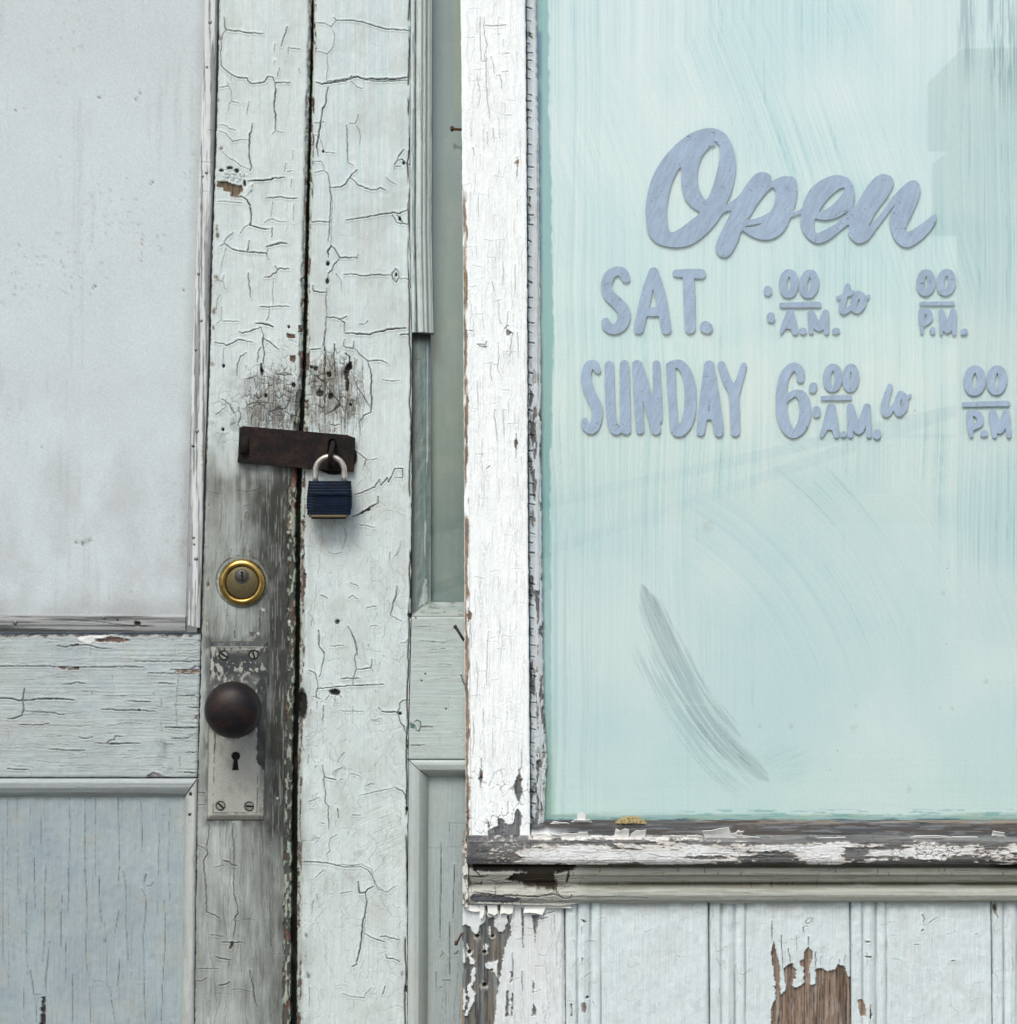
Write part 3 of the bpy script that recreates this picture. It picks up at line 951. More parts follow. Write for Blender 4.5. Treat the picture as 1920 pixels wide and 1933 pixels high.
def f_lrail(F):
    F.paint(RAILP, False, 81, 0.5)
    F.hairs(190, 70, False, 82, (-10, 1195, 380, 1468), 0.38, 0.35, 0.12)
    F.hairs(40, 40, False, 83, (300, 1195, 380, 1468), 0.6, 0.5, 0.12)
    F.cracks('''m 1020,592 1180,596 1400,596 1520,594; m 105,630 300,632 500,636 750,640 900,634 1090,640; m -60,632 105,630; m 1120,682 1300,687 1520,690; m 1290,658 1520,655;
    M -50,870 105,880 140,892 240,888 290,878 380,878 440,876 500,882 560,886; M 185,800 172,880 178,930 180,960 165,1005 105,1025 60,1030; m 180,975 330,978 420,985 445,998 485,995; m 145,1072 300,1076 370,1065; m 360,1255 420,1258 500,1268 640,1265;
    m 710,1212 800,1216 860,1215 930,1214 1060,1216; m 600,1170 650,1175 700,1168; m 770,958 850,958 900,965 1000,962 1180,975; 610,820 730,822; 690,820 695,850; m 960,895 1030,898 1140,898; 780,852 860,858 960,856; m 1340,852 1420,858 1470,855; M 1250,1092 1350,1096 1505,1094;
    m 1300,1175 1430,1178; m 1400,1283 1500,1280; m 1390,1432 1500,1436; m 480,768 540,765 570,755 650,762; m 1420,942 1510,944; 1240,1220 1310,1222; 1355,700 1338,800 1330,940 1340,1080; m 60,1405 105,1410 220,1415; m 1200,760 1320,765; m 430,475 500,488 540,478; m 640,470 700,480 760,495 835,498;
    m 805,1215 825,1195 865,1190 870,1160 935,1165; m 810,1215 880,1222 940,1214; 145,410 220,412 225,400; 1410,580 1440,565 1500,565; 1470,855 1510,890; 1470,1010 1510,995; 1160,830 1165,850''', 0, 1100, 4.0, 0.7)
    for q, c in (([(720, 430), (830, 405), (900, 415), (990, 430), (970, 452), (760, 450), (725, 440)], BROWNW), ([(430, 636), (600, 640), (595, 660), (520, 665), (450, 652)], BROWNW), ([(535, 462), (620, 468), (645, 480), (540, 478)], (.14, .11, .09)),
                 ([(1325, 660), (1420, 660), (1510, 665), (1510, 685), (1325, 682)], BROWNW), ([(1440, 640), (1515, 620), (1515, 650), (1440, 655)], (.25, .25, .30)), ([(1110, 1455), (1160, 1430), (1200, 1440), (1250, 1465), (1290, 1475), (1110, 1478)], (.26, .24, .28)),
                 ([(1465, 1020), (1500, 1005), (1500, 1035), (1470, 1035)], (.25, .25, .28))):
        F.loss(F.poly(q, 0, 1100, 4.0, 0.8, 84), tuple(v * 1.1 for v in c), False, 85, 1.6)
    tm = ss(7, 2, F.et + 5 * (fbm(F.X / 12, F.X * 0, 86, 3) - 0.5) * 2)
    F.loss(tm * 0.9, (0.07, 0.065, 0.06), False, 87, 1.5)
    fl = F.poly([(590, 410), (720, 395), (820, 400), (800, 425), (720, 420), (720, 440), (680, 465), (600, 445)], 0, 1100, 4.0, 0.8, 88)
    F.mix((0.72, 0.75, 0.73), fl * 0.8)
    F.h += fl * 1.2
    F.dirt(F.ell(305, 1420, 14, 26, 0.6, 89, 12) * 0.5, (0.17, 0.19, 0.22))
    F.dirt(F.ell(318, 1455, 12, 9, 0.6, 90, 8) * 0.5, (0.17, 0.19, 0.22))
    F.dirt(ss(0.55, 0.75, fbm(F.X / 40, F.Y / 30, 91, 3)) * 0.22, (0.30, 0.33, 0.36))
    F.hole(263, 1340, 2, 1.4)
    F.edge(4, 2.5, 'rb')
relief('rail', ld, M_H, -720, shift(SL, -2.2), 1197, 1467.5, 0, 1.6, f_lrail, 60)

def f_mould_h(F):
    F.paint((0.37, 0.415, 0.41), False, 101, 0.3)
    v = F.et / 37.0
    F.h += np.interp(v, [0, 0.06, 0.2, 0.45, 0.75, 0.93, 1], [-1.5, 2.5, 4.5, 3, -4, -13, -16])
    F.dirt(ss(0.55, 1.0, v) * 0.5 * ss(0.3, 0.6, fbm(F.X / 80, F.Y / 6, 102, 3) + 0.1), (0.20, 0.21, 0.17))  # lower slope darker than the upper, likewise in f_rm_h
    F.hairs(14, 60, False, 103, None, 0.35, 0.4, 0.1)
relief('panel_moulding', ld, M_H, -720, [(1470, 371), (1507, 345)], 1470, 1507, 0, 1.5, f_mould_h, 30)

def f_mould_v(F):
    F.paint((0.43, 0.465, 0.445), True, 111, 0.3)
    u = F.er / (F.el + F.er)
    F.h += np.interp(u, [0, 0.06, 0.2, 0.5, 0.8, 0.95, 1], [-2.5, 2.5, 4, 2, -5, -13, -16])
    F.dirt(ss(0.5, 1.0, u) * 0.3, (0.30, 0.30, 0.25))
    F.dirt(ss(0.58, 0.7, fbm(F.X / 6, F.Y / 40, 112, 3)) * 0.25, (0.2, 0.2, 0.2))
    F.hole(360, 1499, 3, 4, 2)
    F.hole(358, 1538, 3.5, 3, 2)
    F.hairs(20, 40, True, 113, None, 0.4, 0.4)
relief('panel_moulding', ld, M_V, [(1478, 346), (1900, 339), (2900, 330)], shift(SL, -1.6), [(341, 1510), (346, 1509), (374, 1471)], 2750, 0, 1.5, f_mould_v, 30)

def f_lpanel(F):
    F.paint(LOWP, True, 121, 0.5, 0.13)
    F.hairs(220, 70, True, 122, None, 0.26, 0.3, 0.06)
    F.hairs(60, 14, False, 123, None, 0.25, 0.35, 0.1)
    F.cracks('''235,270 228,480 235,670; 330,270 330,400; 310,400 312,620; 365,550 365,750; m 528,270 532,500 525,700 520,960 515,1140; m 645,270 645,500 640,800 655,960 660,1130 652,1300 655,1650; 722,270 724,500 722,870; m 750,850 755,1100 770,1220; m 895,270 900,500 900,650 905,780 890,920;
    m 1050,270 1070,320 1075,500 1078,690; 1180,270 1172,500; 1285,350 1275,540 1270,800 1280,960 1290,1080; 1210,510 1200,640 1195,900 1190,1140; m 930,820 955,950 955,1200 970,1510; 140,600 138,1000; m 260,720 262,900 268,1090; m 200,960 200,1250 210,1600; m 350,760 340,1000 338,1300 325,1500; m 470,1000 462,1200 462,1390; m 495,1320 502,1480 497,1640; m 900,1110 870,1300;
    m 1070,950 1100,1010 1105,1060 1100,1170 1085,1300 1085,1500 1090,1700 1095,1860 1100,1960; m 1240,1040 1250,1200 1250,1390 1235,1560 1225,1800 1220,1950; 790,1180 800,1300 808,1500 808,1700; M 375,1350 365,1480 345,1640 345,1750; M 230,1570 245,1650 255,1750 310,1750; M 905,1480 900,1600 885,1700; m 830,1690 845,1800 855,1860 870,1960; m 680,1690 685,1960; m 550,1600 548,1960; m 270,1760 275,1960; m 180,1700 185,1960; M 1105,845 1090,900; m 1115,930 1140,935 1160,900; 130,270 132,420; 920,270 930,340; 60,270 62,900 64,1700; 20,500 24,1500''', 0, 1440, 4.0, 0.5, 0.75, 0.6)
    F.dirt(ss(0.5, 0.75, fbm(F.X / 70, F.Y / 40, 124, 4)) * 0.35, (0.24, 0.31, 0.37))
    F.dirt(ss(0.55, 0.8, fbm(F.X / 60, F.Y / 60, 125, 4)) * 0.10, (0.55, 0.54, 0.46))
    F.loss(F.poly([(318, 1770), (342, 1765), (345, 2000), (300, 2000)], 0, 1440, 4.0, 0.6, 126), (0.05, 0.04, 0.035), True, 3, 5)
    F.mix((0.06, 0.13, 0.14), F.ell(198, 1776, 4, 6, 0.3, 127, 5))
    F.dirt(F.ell(289, 1804, 10, 8, 0.4, 128, 8) * 0.5, (0.14, 0.22, 0.28))
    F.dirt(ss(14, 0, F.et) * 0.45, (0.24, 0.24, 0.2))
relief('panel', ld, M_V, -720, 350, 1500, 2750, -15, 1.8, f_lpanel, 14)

def f_plain(F):
    F.paint(RAILP, False, 131)
relief('rail', ld, M_H, -720, 372, 2752, BOT, 0, 3, f_plain, 60)
relief('rail', ld, M_H, -720, 440, TOP, -702, 0, 3, f_plain, 60)

# hardware on the left door ------------------------------------------------------------------
def rot(q, cx, cy, a):
    return [(cx + (x - cx) * math.cos(a) - (y - cy) * math.sin(a), cy + (x - cx) * math.sin(a) + (y - cy) * math.cos(a)) for x, y in q]

hs = plate('hasp', [(457, 804), (656, 821), (671, 827), (668, 891), (640, 890), (448, 873), (450, 858), (452, 822)],
           [[(620, 832), (624, 828.5), (628, 828), (632, 829.5), (635, 834), (635, 862), (632, 876), (626, 880), (620, 876), (617.5, 860)]], 7, 12, M_RUST, ld, 'rusty dark brown iron hasp strap swung across both doors', 1.2)
tube('hinge_knuckle', [(463, 824, 12), (462, 856, 12)], 8, M_RUST, hs, 16)
plate('hinge_leaf', [(452, 806), (470, 807), (468, 872), (449, 871)], [], 0.5, 6, M_DARK, hs, None, 0.5)

dl = lathe('cylinder_lock', [(44.5, 0), (44, 3), (41.5, 7), (37, 9.5), (33.5, 9), (31.5, 6.5), (31, 4)], 457.5, 1099.5, M_BRASS, ld, 72, 'bright brass ring round a dull bronze lock cylinder')
lathe('cylinder', [(30.5, 3), (30, 6), (29, 6.6), (0.5, 6.8)], 457.5, 1099.5, M_BRONZE, dl, 64)
plug = lathe('plug', [(14.2, 6), (14, 7.2), (12.6, 7.3), (12.2, 7.0), (11.5, 8.0), (0.5, 8.2)], 456.5, 1088, surf('plug_metal', None, 0.5, 0.3, 0.3, 0.4, 0.6, base=(0.085, 0.085, 0.075)), dl, 40)
plate('keyhole', [(454.5, 1078), (458.5, 1078.5), (460, 1082), (457.5, 1085), (460, 1088), (457.5, 1091), (459.5, 1095), (457, 1098), (455, 1094), (456.5, 1090), (454, 1086), (456.5, 1083), (454, 1081)], [], 8.1, 8.7, M_BLACK, dl, None, 0)

def f_plate(F):
    e = np.minimum(np.minimum(F.el, F.er), np.minimum(F.et, F.eb * 0.9))
    F.col[:] = (0.36, 0.37, 0.33)
    n = fbm(F.X / 6, F.Y / 8, 141, 4)
    F.col *= (1 + 0.22 * (fbm(F.X / 20, F.Y / 45, 142, 4) - 0.5))[..., None]
    F.h += np.interp(e, [0, 2, 11, 13, 15], [0, 1.5, 6, 5.4, 6.2])
    lossm = np.maximum(ss(0.30, 0.5, n + 0.22 * ss(1300, 1235, F.Y) - 0.28 + 0.30 * ss(1285, 1230, F.Y) * (F.Y > 1222)), 0) * ss(1330, 1290, F.Y)
    blk = F.poly([(275, 420), (600, 425), (640, 480), (600, 560), (560, 520), (480, 520), (430, 560), (330, 530), (300, 480)], 340, 1120, 4.025, 5, 143)
    rb = F.poly([(590, 430), (665, 400), (668, 700), (655, 1340), (625, 1330), (592, 1280), (585, 1090), (585, 700), (600, 560)], 340, 1120, 4.025, 2.5, 144)
    tb = ss(12, 9, F.et) * ss(0.05, 0.3, n)
    chip = ss(0.56, 0.62, fbm(F.X / 5, F.Y / 10, 145, 3)) * ss(1320, 1270, F.Y)
    dk = np.clip(np.maximum.reduce([blk * (1 - ss(0.50, 0.56, n)), rb * (1 - chip), tb, ss(0.42, 0.50, n) * ss(1300, 1270, F.Y) * ss(1215, 1240, F.Y), 0.9 * ss(74, 56, np.hypot(F.X - 442, F.Y - 1330)) * ss(0.28, 0.48, n)]), 0, 1)
    F.mix((0.030, 0.037, 0.040), dk * 0.95)
    F.h -= 0.5 * dk
    g = np.clip(1 - np.abs(e - 13) / 1.5, 0, 1) * ss(0.35, 0.6, fbm(F.X / 14, F.Y / 14, 146, 3))
    F.dirt(g * 0.9, (0.035, 0.037, 0.035))
    F.dirt(ss(3.0, 0.5, e) * 0.75, (0.06, 0.065, 0.06))
    F.dirt(ss(11, 7, F.eb) * 0.55, (0.10, 0.10, 0.085))
    F.dirt(ss(12, 8, F.er) * 0.45 * ss(0.3, 0.6, n), (0.07, 0.075, 0.07))
    F.dirt(ss(0.5, 0.75, fbm(F.X / 12, F.Y / 24, 147, 4)) * 0.35, (0.17, 0.18, 0.16))
    F.crack([(408, 1385), (407, 1415)], 1.3, 0.8)
    for x, y in ((423, 1237), (479, 1236), (417, 1521), (471, 1522)):
        rr = np.hypot(F.X - x, F.Y - y)
        F.C = np.maximum(F.C, 0.9 * np.clip(1.6 - np.abs(rr - 8) / 1.2, 0, 1))
    kh = np.maximum(ss(8.6, 7.2, np.hypot(F.X - 446, F.Y - 1427)), ss(0.9, -0.4, np.abs(F.X - 445.5 + (F.Y - 1440) * 0.03) - np.interp(F.Y, [1427, 1437, 1453], [3, 3.4, 5.6])) * (F.Y > 1427) * (F.Y < 1453.5))
    F.mix((0.006, 0.006, 0.005), kh)
    F.h = F.h * (1 - kh) - 0.4 * kh
lp = relief('lock_plate', ld, M_PLATE, [(1210, 397), (1548, 390)], [(1210, 506), (1548, 498.5)], 1210, 1548.5, 1, 1.0, f_plate, 2, 'bevelled lock plate with keyhole, its pale paint flaking to dark metal round the knob')
M_SCREW = surf('screw_metal', None, 0.5, 0.3, 0.4, 0.5, 0.5, base=(0.30, 0.30, 0.27), base2=(0.10, 0.10, 0.09), patch=300)
for x, y, a in ((423, 1237, 0.6), (479, 1236, 1.3), (417, 1521, 0.75), (471, 1522, 0.1)):
    screw(x, y, 7, 7, a, M_SCREW, lp)
kn = lathe('door_knob', [(25, 6), (24, 9), (17, 12), (15, 20), (15, 46), (20, 52), (34, 56), (45, 63), (51, 72), (53, 82), (51.5, 93), (46, 104), (36, 113), (22, 119), (10, 121), (0.6, 121.5)], 450, 1333, M_KNOB, ld, 96, 'round dark brown metal knob')

# ------------------------------------------------------------------ the right door
rd = root('door', 'white wooden door leaf with narrow green glass pane beside the window post', 'door', (-0.1, 0, 0.03), 'pair of weathered double doors')

def f_rstile(F):
    F.paint(DOORP, True, 201)
    bl = ss(0.50, 0.62, fbm(F.X / 4.5, F.Y / 420, 202, 3)) * ss(900, 300, F.Y)
    F.mix((0.42, 0.58, 0.63), bl * 0.35)
    m = F.ell(625, 735, 85, 135, 0.3, 203, 40) * ss(560, 640, F.Y)
    F.alligator(ss(0.05, 0.6, m), 11, 30, 204, 0.75, 0.07, 1.0)
    F.alligator(ss(0.2, 0.7, m), 24, 50, 2041, 0.95, 0.06, 0.8)
    gz = ss(0.15, 0.5, F.ell(628, 735, 62, 88, 0.3, 205, 22)) * ss(0.42, 0.54, fbm(F.X / 6, F.Y / 46, 206, 3))
    F.loss(gz * 0.85, (0.32, 0.315, 0.28), True, 207, 1.0, 1.4)
    F.dirt(F.ell(625, 750, 75, 90, 0.5, 208, 18) * 0.55, (0.15, 0.145, 0.13))
    F.cracks('''m 925,125 940,145 1040,143 1110,152 1190,175 1270,200 1370,208 1455,215; 940,148 905,190 860,165 800,160; 910,190 930,250 920,330 880,378 800,360; 878,380 880,440 885,470 875,520 875,575;
    M 800,575 840,588 880,580 960,570 1035,555 1060,540 1090,535 1130,550 1200,550 1330,552 1445,540; m 880,570 960,560 1035,545 1050,530; m 1130,562 1200,565 1330,567 1445,556; 1045,570 1080,605 1120,618; M 885,610 872,660 868,720 845,760 835,840 825,900 815,960 805,1030 815,1095; 785,860 855,852; 785,940 812,950 835,985 850,1030 852,1060 935,1070; 785,1130 835,1125 855,1160 855,1190 790,1205;
    m 855,1190 880,1210 895,1280 905,1400 895,1550 885,1690; 895,1290 915,1400 905,1600 905,1715 950,1770; m 905,1310 975,1303 1010,1280 1035,1240 1050,1215 1085,1185; m 1035,1240 1065,1260 1085,1285 1140,1310 1180,1325 1220,1325 1245,1308 1285,1328; 1095,800 1085,840 1070,865 1035,860; m 1012,875 1018,960 1018,1060 1020,1135; 1020,1135 1060,1155; 1070,865 1100,905 1110,960 1105,1010;
    m 1410,1045 1375,1090 1365,1120 1345,1150; m 1365,1120 1400,1110 1430,1145 1470,1150; 1345,1190 1350,1160 1390,1160; m 1010,1535 1060,1528 1110,1520 1200,1505 1280,1490 1340,1480 1380,1490 1445,1460; m 1330,1500 1360,1550 1390,1560 1455,1565; m 1365,1500 1390,1530 1400,1550; m 770,1550 830,1543 890,1548; 1290,1235 1320,1270 1355,1285''', 380, 0, 3.69, 0.9)
    F.cracks('''M 960,160 955,120 980,85; m 975,85 1000,100 1020,140 1035,160 1145,162; m 1035,160 1000,200 985,240 960,260 955,300; 1145,175 1155,140; m 950,360 945,450 950,545; m 945,545 940,640 920,740; m 950,545 1010,550 1035,560 1080,540; m 1035,560 1065,580 1065,640; 1010,265 1040,310 1050,380; m 1060,270 1120,268 1180,278 1260,272 1370,275; m 1395,230 1372,260 1378,300 1400,320 1418,290 1415,250 1395,230; 1400,240 1390,300; 1410,295 1475,300;
    M 1065,650 1110,648 1180,655 1230,658 1280,640 1360,622 1460,615; m 1425,660 1475,655 1490,680; m 1130,750 1180,800 1220,830 1300,825 1340,845; M 1215,830 1240,920 1235,1000 1240,1100 1230,1170; m 1240,1160 1190,1180 1160,1230 1165,1310; 1310,950 1370,960 1420,955; M 935,640 935,740 940,800 935,900 940,1000 935,1100 935,1230; M 1000,720 995,800 1005,900; M 1070,780 1095,800 1100,860; m 1110,900 1150,1000 1200,1080 1230,1130; m 860,340 865,380 945,385; m 845,755 910,750; m 1125,700 1120,750 1060,735 1065,690; m 900,1240 905,1290; m 975,1240 1000,1245 1030,1240; m 1070,1190 1065,1290; m 1000,1250 1000,1285; 1160,590 1200,590 1215,570; 855,1150 880,1190''', 340, 440, 3.427, 1.1)
    F.cracks('''m 1130,530 1180,515 1260,480 1290,430 1300,470 1340,420 1350,450 1390,360 1440,360 1440,420 1390,420; M 1115,670 1160,655 1220,615 1280,585 1282,540; m 1140,250 1180,280 1205,300 1190,350; 1205,310 1275,295; 1430,830 1420,890 1385,930; 1360,900 1355,950; m 1405,1120 1400,1180 1380,1230 1360,1310; 1360,1310 1430,1345; 960,900 1000,915 1050,900; 910,1180 955,1200; 1150,720 1260,740; m 895,1405 905,1450 895,1490 915,1530 935,1560; m 1085,1380 1110,1420 1130,1480 1150,1570; 1060,740 1075,800 1050,880; 1100,1100 1150,1120; 1120,1180 1090,1200''', 340, 780, 3.427)
    F.cracks('''m 250,365 245,430 255,490 290,530 285,590 270,640 265,690 250,715; m 470,340 490,370 510,410 530,470 535,530 520,560 525,620 532,655 520,690 510,720 505,775; m 532,655 580,655 640,645 650,580; 640,645 660,680; m 415,725 550,722; m 240,800 320,795 480,780 620,775 735,768; m 175,665 225,690 235,740 242,800; m 240,800 228,830 230,870 260,880; 200,860 230,870; 330,850 300,890; 375,855 362,940; 400,850 420,870; 190,960 180,1010; m 285,930 278,1050; 235,900 232,960;
    M 725,975 840,980 860,950; M 840,985 860,1040 865,1060 890,1085 905,1130 920,1200 925,1320 905,1390; m 860,945 860,910 885,890 930,885; 700,945 725,975; 410,965 440,975 500,972 585,975; 505,935 508,985; 640,1040 720,1030; 650,1050 710,1048; m 120,1110 118,1180 125,1240 138,1275; 175,1300 165,1365; 440,1285 420,1310 390,1360; 230,1380 215,1410; m 275,1380 280,1420 290,1465 285,1500 298,1580 298,1670 325,1690 318,1760 325,1865; m 290,1465 330,1480 375,1490; 275,1500 290,1470; 410,1490 430,1485; 370,1425 420,1400; 490,1445 560,1465; 560,1610 700,1575 825,1548; M 830,1550 880,1575 905,1610 912,1690; 170,1655 250,1625; m 390,1710 398,1780; 500,1755 560,1760; 605,1540 640,1520 665,1525; m 835,30 830,100 810,150 790,250; 610,190 680,180; 825,275 875,295; 265,95 300,110 310,130; 500,100 540,125; 870,458 905,455 920,430; 640,330 690,328; 620,465 625,490; 330,480 440,475''', 540, 1100, 4.0, 0.9)
    F.cracks('''m 110,345 105,500 115,600; 385,545 340,570 325,620 335,670 305,690 320,740; m 110,750 180,750 260,755 340,765 420,785 480,790 560,785; 400,770 470,775 570,768 640,800 660,850; m 560,785 620,810 650,850 670,910 705,965; 700,940 735,970 760,980 840,930; M 660,935 620,955 600,980 555,985 545,900; M 600,980 612,1050 600,1120 580,1210 572,1330 555,1420 545,1470 535,1500 535,1525 500,1540; 605,1120 595,1220 590,1290 580,1380; m 590,1290 640,1320 700,1340 745,1355; m 715,1315 750,1310 790,1325 860,1340; 415,990 490,975; 235,990 240,1035; 210,1040 195,1140; m 755,1450 760,1475 810,1480 860,1505; 430,1745 500,1770 590,1780 605,1740 650,1700; m 750,1690 730,1750; 180,1700 175,1860; 225,870 285,810; 260,455 290,460; 225,580 240,565 255,570 220,620''', 540, 1440, 4.0, 0.9)
    F.hairs(50, 70, True, 210, (590, 40, 770, 700), 0.18, 0.35)
    F.hairs(260, 40, True, 211, (572, 840, 768, 1920), 0.36, 0.35, 0.4)
    F.hairs(190, 40, True, 225, (582, 676, 686, 800), 0.7, 0.5, 0.05)
    F.alligator(ss(820, 1000, F.Y) * 0.55, 19, 26, 227, 0.45, 0.035, 0.25)
    # blue-green undercoat showing
    F.cracks('''895,915 905,980 895,1040; 885,1100 870,1280 860,1330; m 860,1330 850,1380''', 340, 780, 3.427, 1, 0.6)
    F.loss(F.poly([(1150, 650), (1225, 612), (1240, 620), (1180, 652)], 340, 780, 3.427, 1.5, 212), (0.05, 0.035, 0.03), True, 2, 2)
    for x, y, r, q in ((596, 696, 4.5, 4.5), (621, 707, 4.5, 5), (588, 693, 3, 3), (604, 743, 6.5, 6), (624, 748, 4.5, 6), (658, 693, 4, 6), (662, 764, 2.3, 2.6), (618, 532, 3, 5), (619, 498, 3, 4), (632, 1307, 10, 5.5), (637, 1174, 4, 4), (755, 1347, 3, 3), (767, 1868, 3, 6), (768, 1528, 3, 4), (610, 286, 2, 2.5), (762, 308, 2.5, 3), (755, 413, 2.5, 4), (748, 519, 2, 3), (656, 727, 3, 12), (654, 705, 4, 12), (661, 690, 4, 7), (774, 1162, 4, 5)):
        F.hole(x, y, r, q)
    for x, y, rx, ry in ((577, 1765, 5, 6), (576, 1804, 4, 3), (582, 1841, 5, 8), (759, 1838, 3, 8), (635, 1174, 3, 3)):
        F.mix((0.07, 0.15, 0.16), F.ell(x, y, rx, ry, 0.3, int(x), 5))
    jn = np.abs(F.er - 2.2 - 3 * (fbm(F.Y / 40, F.Y * 0, 223, 3) - 0.5) * 2)
    F.C = np.maximum(F.C, 0.95 * np.clip(1.9 - jn / 1.1, 0, 1) * ss(0.22, 0.4, fbm(F.Y / 60, F.Y * 0, 224, 3)))
    # left edge: chipped, bare and pale green in places
    wdt = 3 + 5 * (fbm(F.Y / 30, F.X * 0, 213, 3)) + 3 * ss(600, 700, F.Y)
    em = ss(1, -1, F.el - wdt)
    F.mix((0.44, 0.52, 0.44), em * 0.75)
    n = fbm(F.X / 4, F.Y / 16, 214, 4)
    F.loss(em * ss(0.5, 0.58, n), (0.10, 0.06, 0.045), True, 3, 1.5)
    F.mix((0.06, 0.07, 0.05), ss(2.5, 0.5, F.el) * 0.7)
    for q in ([(785, 915), (800, 910), (805, 1000), (815, 1060), (800, 1220), (780, 1215)], [(790, 780), (810, 740), (812, 700), (790, 690)]):
        F.loss(F.poly(q, 340, 780, 3.427, 1.5, 215), (0.085, 0.05, 0.04), True, 5, 1.8)
    F.dirt(ss(600, 568, F.X) * 0.35 * ss(0.3, 0.6, fbm(F.X / 12, F.Y / 50, 216, 3)) * ss(600, 900, F.Y), (0.16, 0.16, 0.13))
    F.dirt(F.ell(680, 1610, 22, 13, 0.5, 217, 9) * 0.35, (0.30, 0.29, 0.27))
    F.dirt(F.ell(662, 1656, 24, 12, 0.5, 218, 9) * 0.35, (0.30, 0.29, 0.27))
    F.dirt(F.ell(610, 1010, 35, 30, 0.5, 219, 14) * 0.3, (0.25, 0.24, 0.20))
    F.dirt(ss(0.5, 0.72, fbm(F.X / 40, F.Y / 60, 220, 4)) * 0.18, (0.34, 0.34, 0.30))
    # brushed diagonal scratches low down
    sc = ss(0.60, 0.75, fbm((F.Y + 0.42 * F.X) / 2.6, (F.X - 0.42 * F.Y) / 90, 221, 3)) * F.ell(715, 1570, 55, 130, 0.3, 222, 40)
    F.h -= 0.8 * sc
    # a socket worn into the edge beside the knob
    F.hole(570, 1332, 9, 27, 14, 0.1)
    F.edge(5, 3, 'l')
    F.edge(3, 2, 'r')
relief('stile', rd, M_V, GAPR, shift(SR, -1), TOP, BOT, 0, 1.3, f_rstile, 60, 'cracked white stile where the two doors meet', ragged=1.2)
relief('rebate', rd, M_V, [(33, 575), (1900, 538)], [(33, 604), (1900, 574)], TOP, BOT, -42, 4, lambda F: F.paint((0.02, 0.024, 0.017), True, 1), 10)

def f_rbead(F):
    F.paint((0.53, 0.60, 0.585), True, 231)
    u = F.el
    F.h += np.interp(u, [0, 2, 7, 8.5, 10.5, 12, 18, 21, 23, 25, 29, 31, 36, 39], [-4, 0.5, 0.5, -9, -10, 2, 3.5, 3, -3, 0.5, -1, -7, -9, -14])
    F.C = np.maximum(F.C, 0.75 * np.clip(1.7 - np.abs(u - 9.2 - 1.6 * (fbm(F.Y / 30, F.Y * 0, 232, 3) - 0.5)), 0, 1) * ss(0.3, 0.45, fbm(F.Y / 70, F.Y * 0, 233, 2) + 0.1))
    F.mix((0.16, 0.28, 0.27), np.clip(1.5 - np.abs(u - 5 - 3 * (fbm(F.Y / 25, F.Y * 0, 234, 3) - 0.5) * 2) / 1.5, 0, 1) * ss(0.42, 0.6, fbm(F.Y / 45, F.Y * 0 + 3, 235, 2)) * 0.75)
    F.dirt(np.maximum(np.clip(1.5 - np.abs(u - 23) / 1.6, 0, 1), np.clip(1.5 - np.abs(u - 31) / 2, 0, 1)) * 0.55, (0.10, 0.11, 0.08))
    F.dirt(ss(12, 39, u) * 0.35, (0.30, 0.33, 0.27))
    F.hairs(36, 120, True, 236, None, 0.4, 0.5, 0.03)
relief('glazing_bead', rd, M_V, shift(SR, 0), shift(SR, 40), TOP, 627, 4, 1.5, f_rbead, 40, 'moulded bead with its lower end broken off')

def f_putty(F):
    F.paint((0.21, 0.26, 0.245), True, 241, 0.8)
    u = F.el
    F.h += np.interp(u, [0, 3, 12, 24, 33], [-2, -12, -16, -24, -33])
    F.mix((0.15, 0.165, 0.14), ss(16, 2, u) * 0.75)
    F.mix((0.17, 0.255, 0.235), np.clip(1.6 - np.abs(u - 21) / 7, 0, 1) * ss(0.4, 0.6, fbm(F.X / 4, F.Y / 60, 242, 4)) * 0.7)
    F.mix((0.10, 0.16, 0.27), np.clip(1.4 - np.abs(u - 28) / 3, 0, 1) * ss(0.5, 0.6, fbm(F.X / 4, F.Y / 80, 243, 3)) * ss(900, 700, F.Y) * 0.8)
    F.mix((0.60, 0.67, 0.64), np.clip(1.3 - np.abs(u - 27 + 4 * ss(800, 1100, F.Y)) / 1.5, 0, 1) * ss(0.42, 0.55, fbm(F.X / 3, F.Y / 90, 244, 3)))
    F.mix((0.55, 0.62, 0.60), F.poly([(1575, 1070), (1590, 1080), (1600, 1225), (1560, 1240), (1540, 1260), (1560, 1180)], 340, 780, 3.427, 1, 245) * 0.75)
    F.dirt(ss(26, 4, F.et + 6 * (fbm(F.X / 8, F.Y / 8, 248, 2) - 0.5)) * 0.95, (0.018, 0.019, 0.014))  # shadow beneath the broken bead end, coloured near black
    F.h += 3 * (fbm(F.X / 6, F.Y / 20, 246, 3) - 0.5)
    F.hairs(20, 60, True, 247, None, 0.4, 0.5)
relief('putty', rd, M_V, shift(SR, 1), [(628, 812), (1140, 812)], 629, [(770, 1162), (812, 1138)], 1, 1.5, f_putty, 45, 'greenish old putty bared below the broken bead')

def f_ledge(F):
    F.paint((0.30, 0.345, 0.325), False, 251, 0.6)
    v = F.et
    F.h += np.interp(v, [0, 8, 16, 25], [-32, -22, -10, -3])
    n = fbm(F.X / 10, F.Y / 4, 252, 4)
    F.mix((0.20, 0.28, 0.26), ss(0.45, 0.6, n) * ss(22, 4, v) * 0.8)
    F.dirt(ss(0.6, 0.68, fbm(F.X / 14, F.Y / 3, 253, 3)) * 0.6, (0.10, 0.11, 0.08))
    F.h += 2.5 * (n - 0.5)
relief('ledge', rd, M_H, [(1138, 806), (1163, 777)], 1010, 1138, 1163, 1, 1.5, f_ledge, 45)

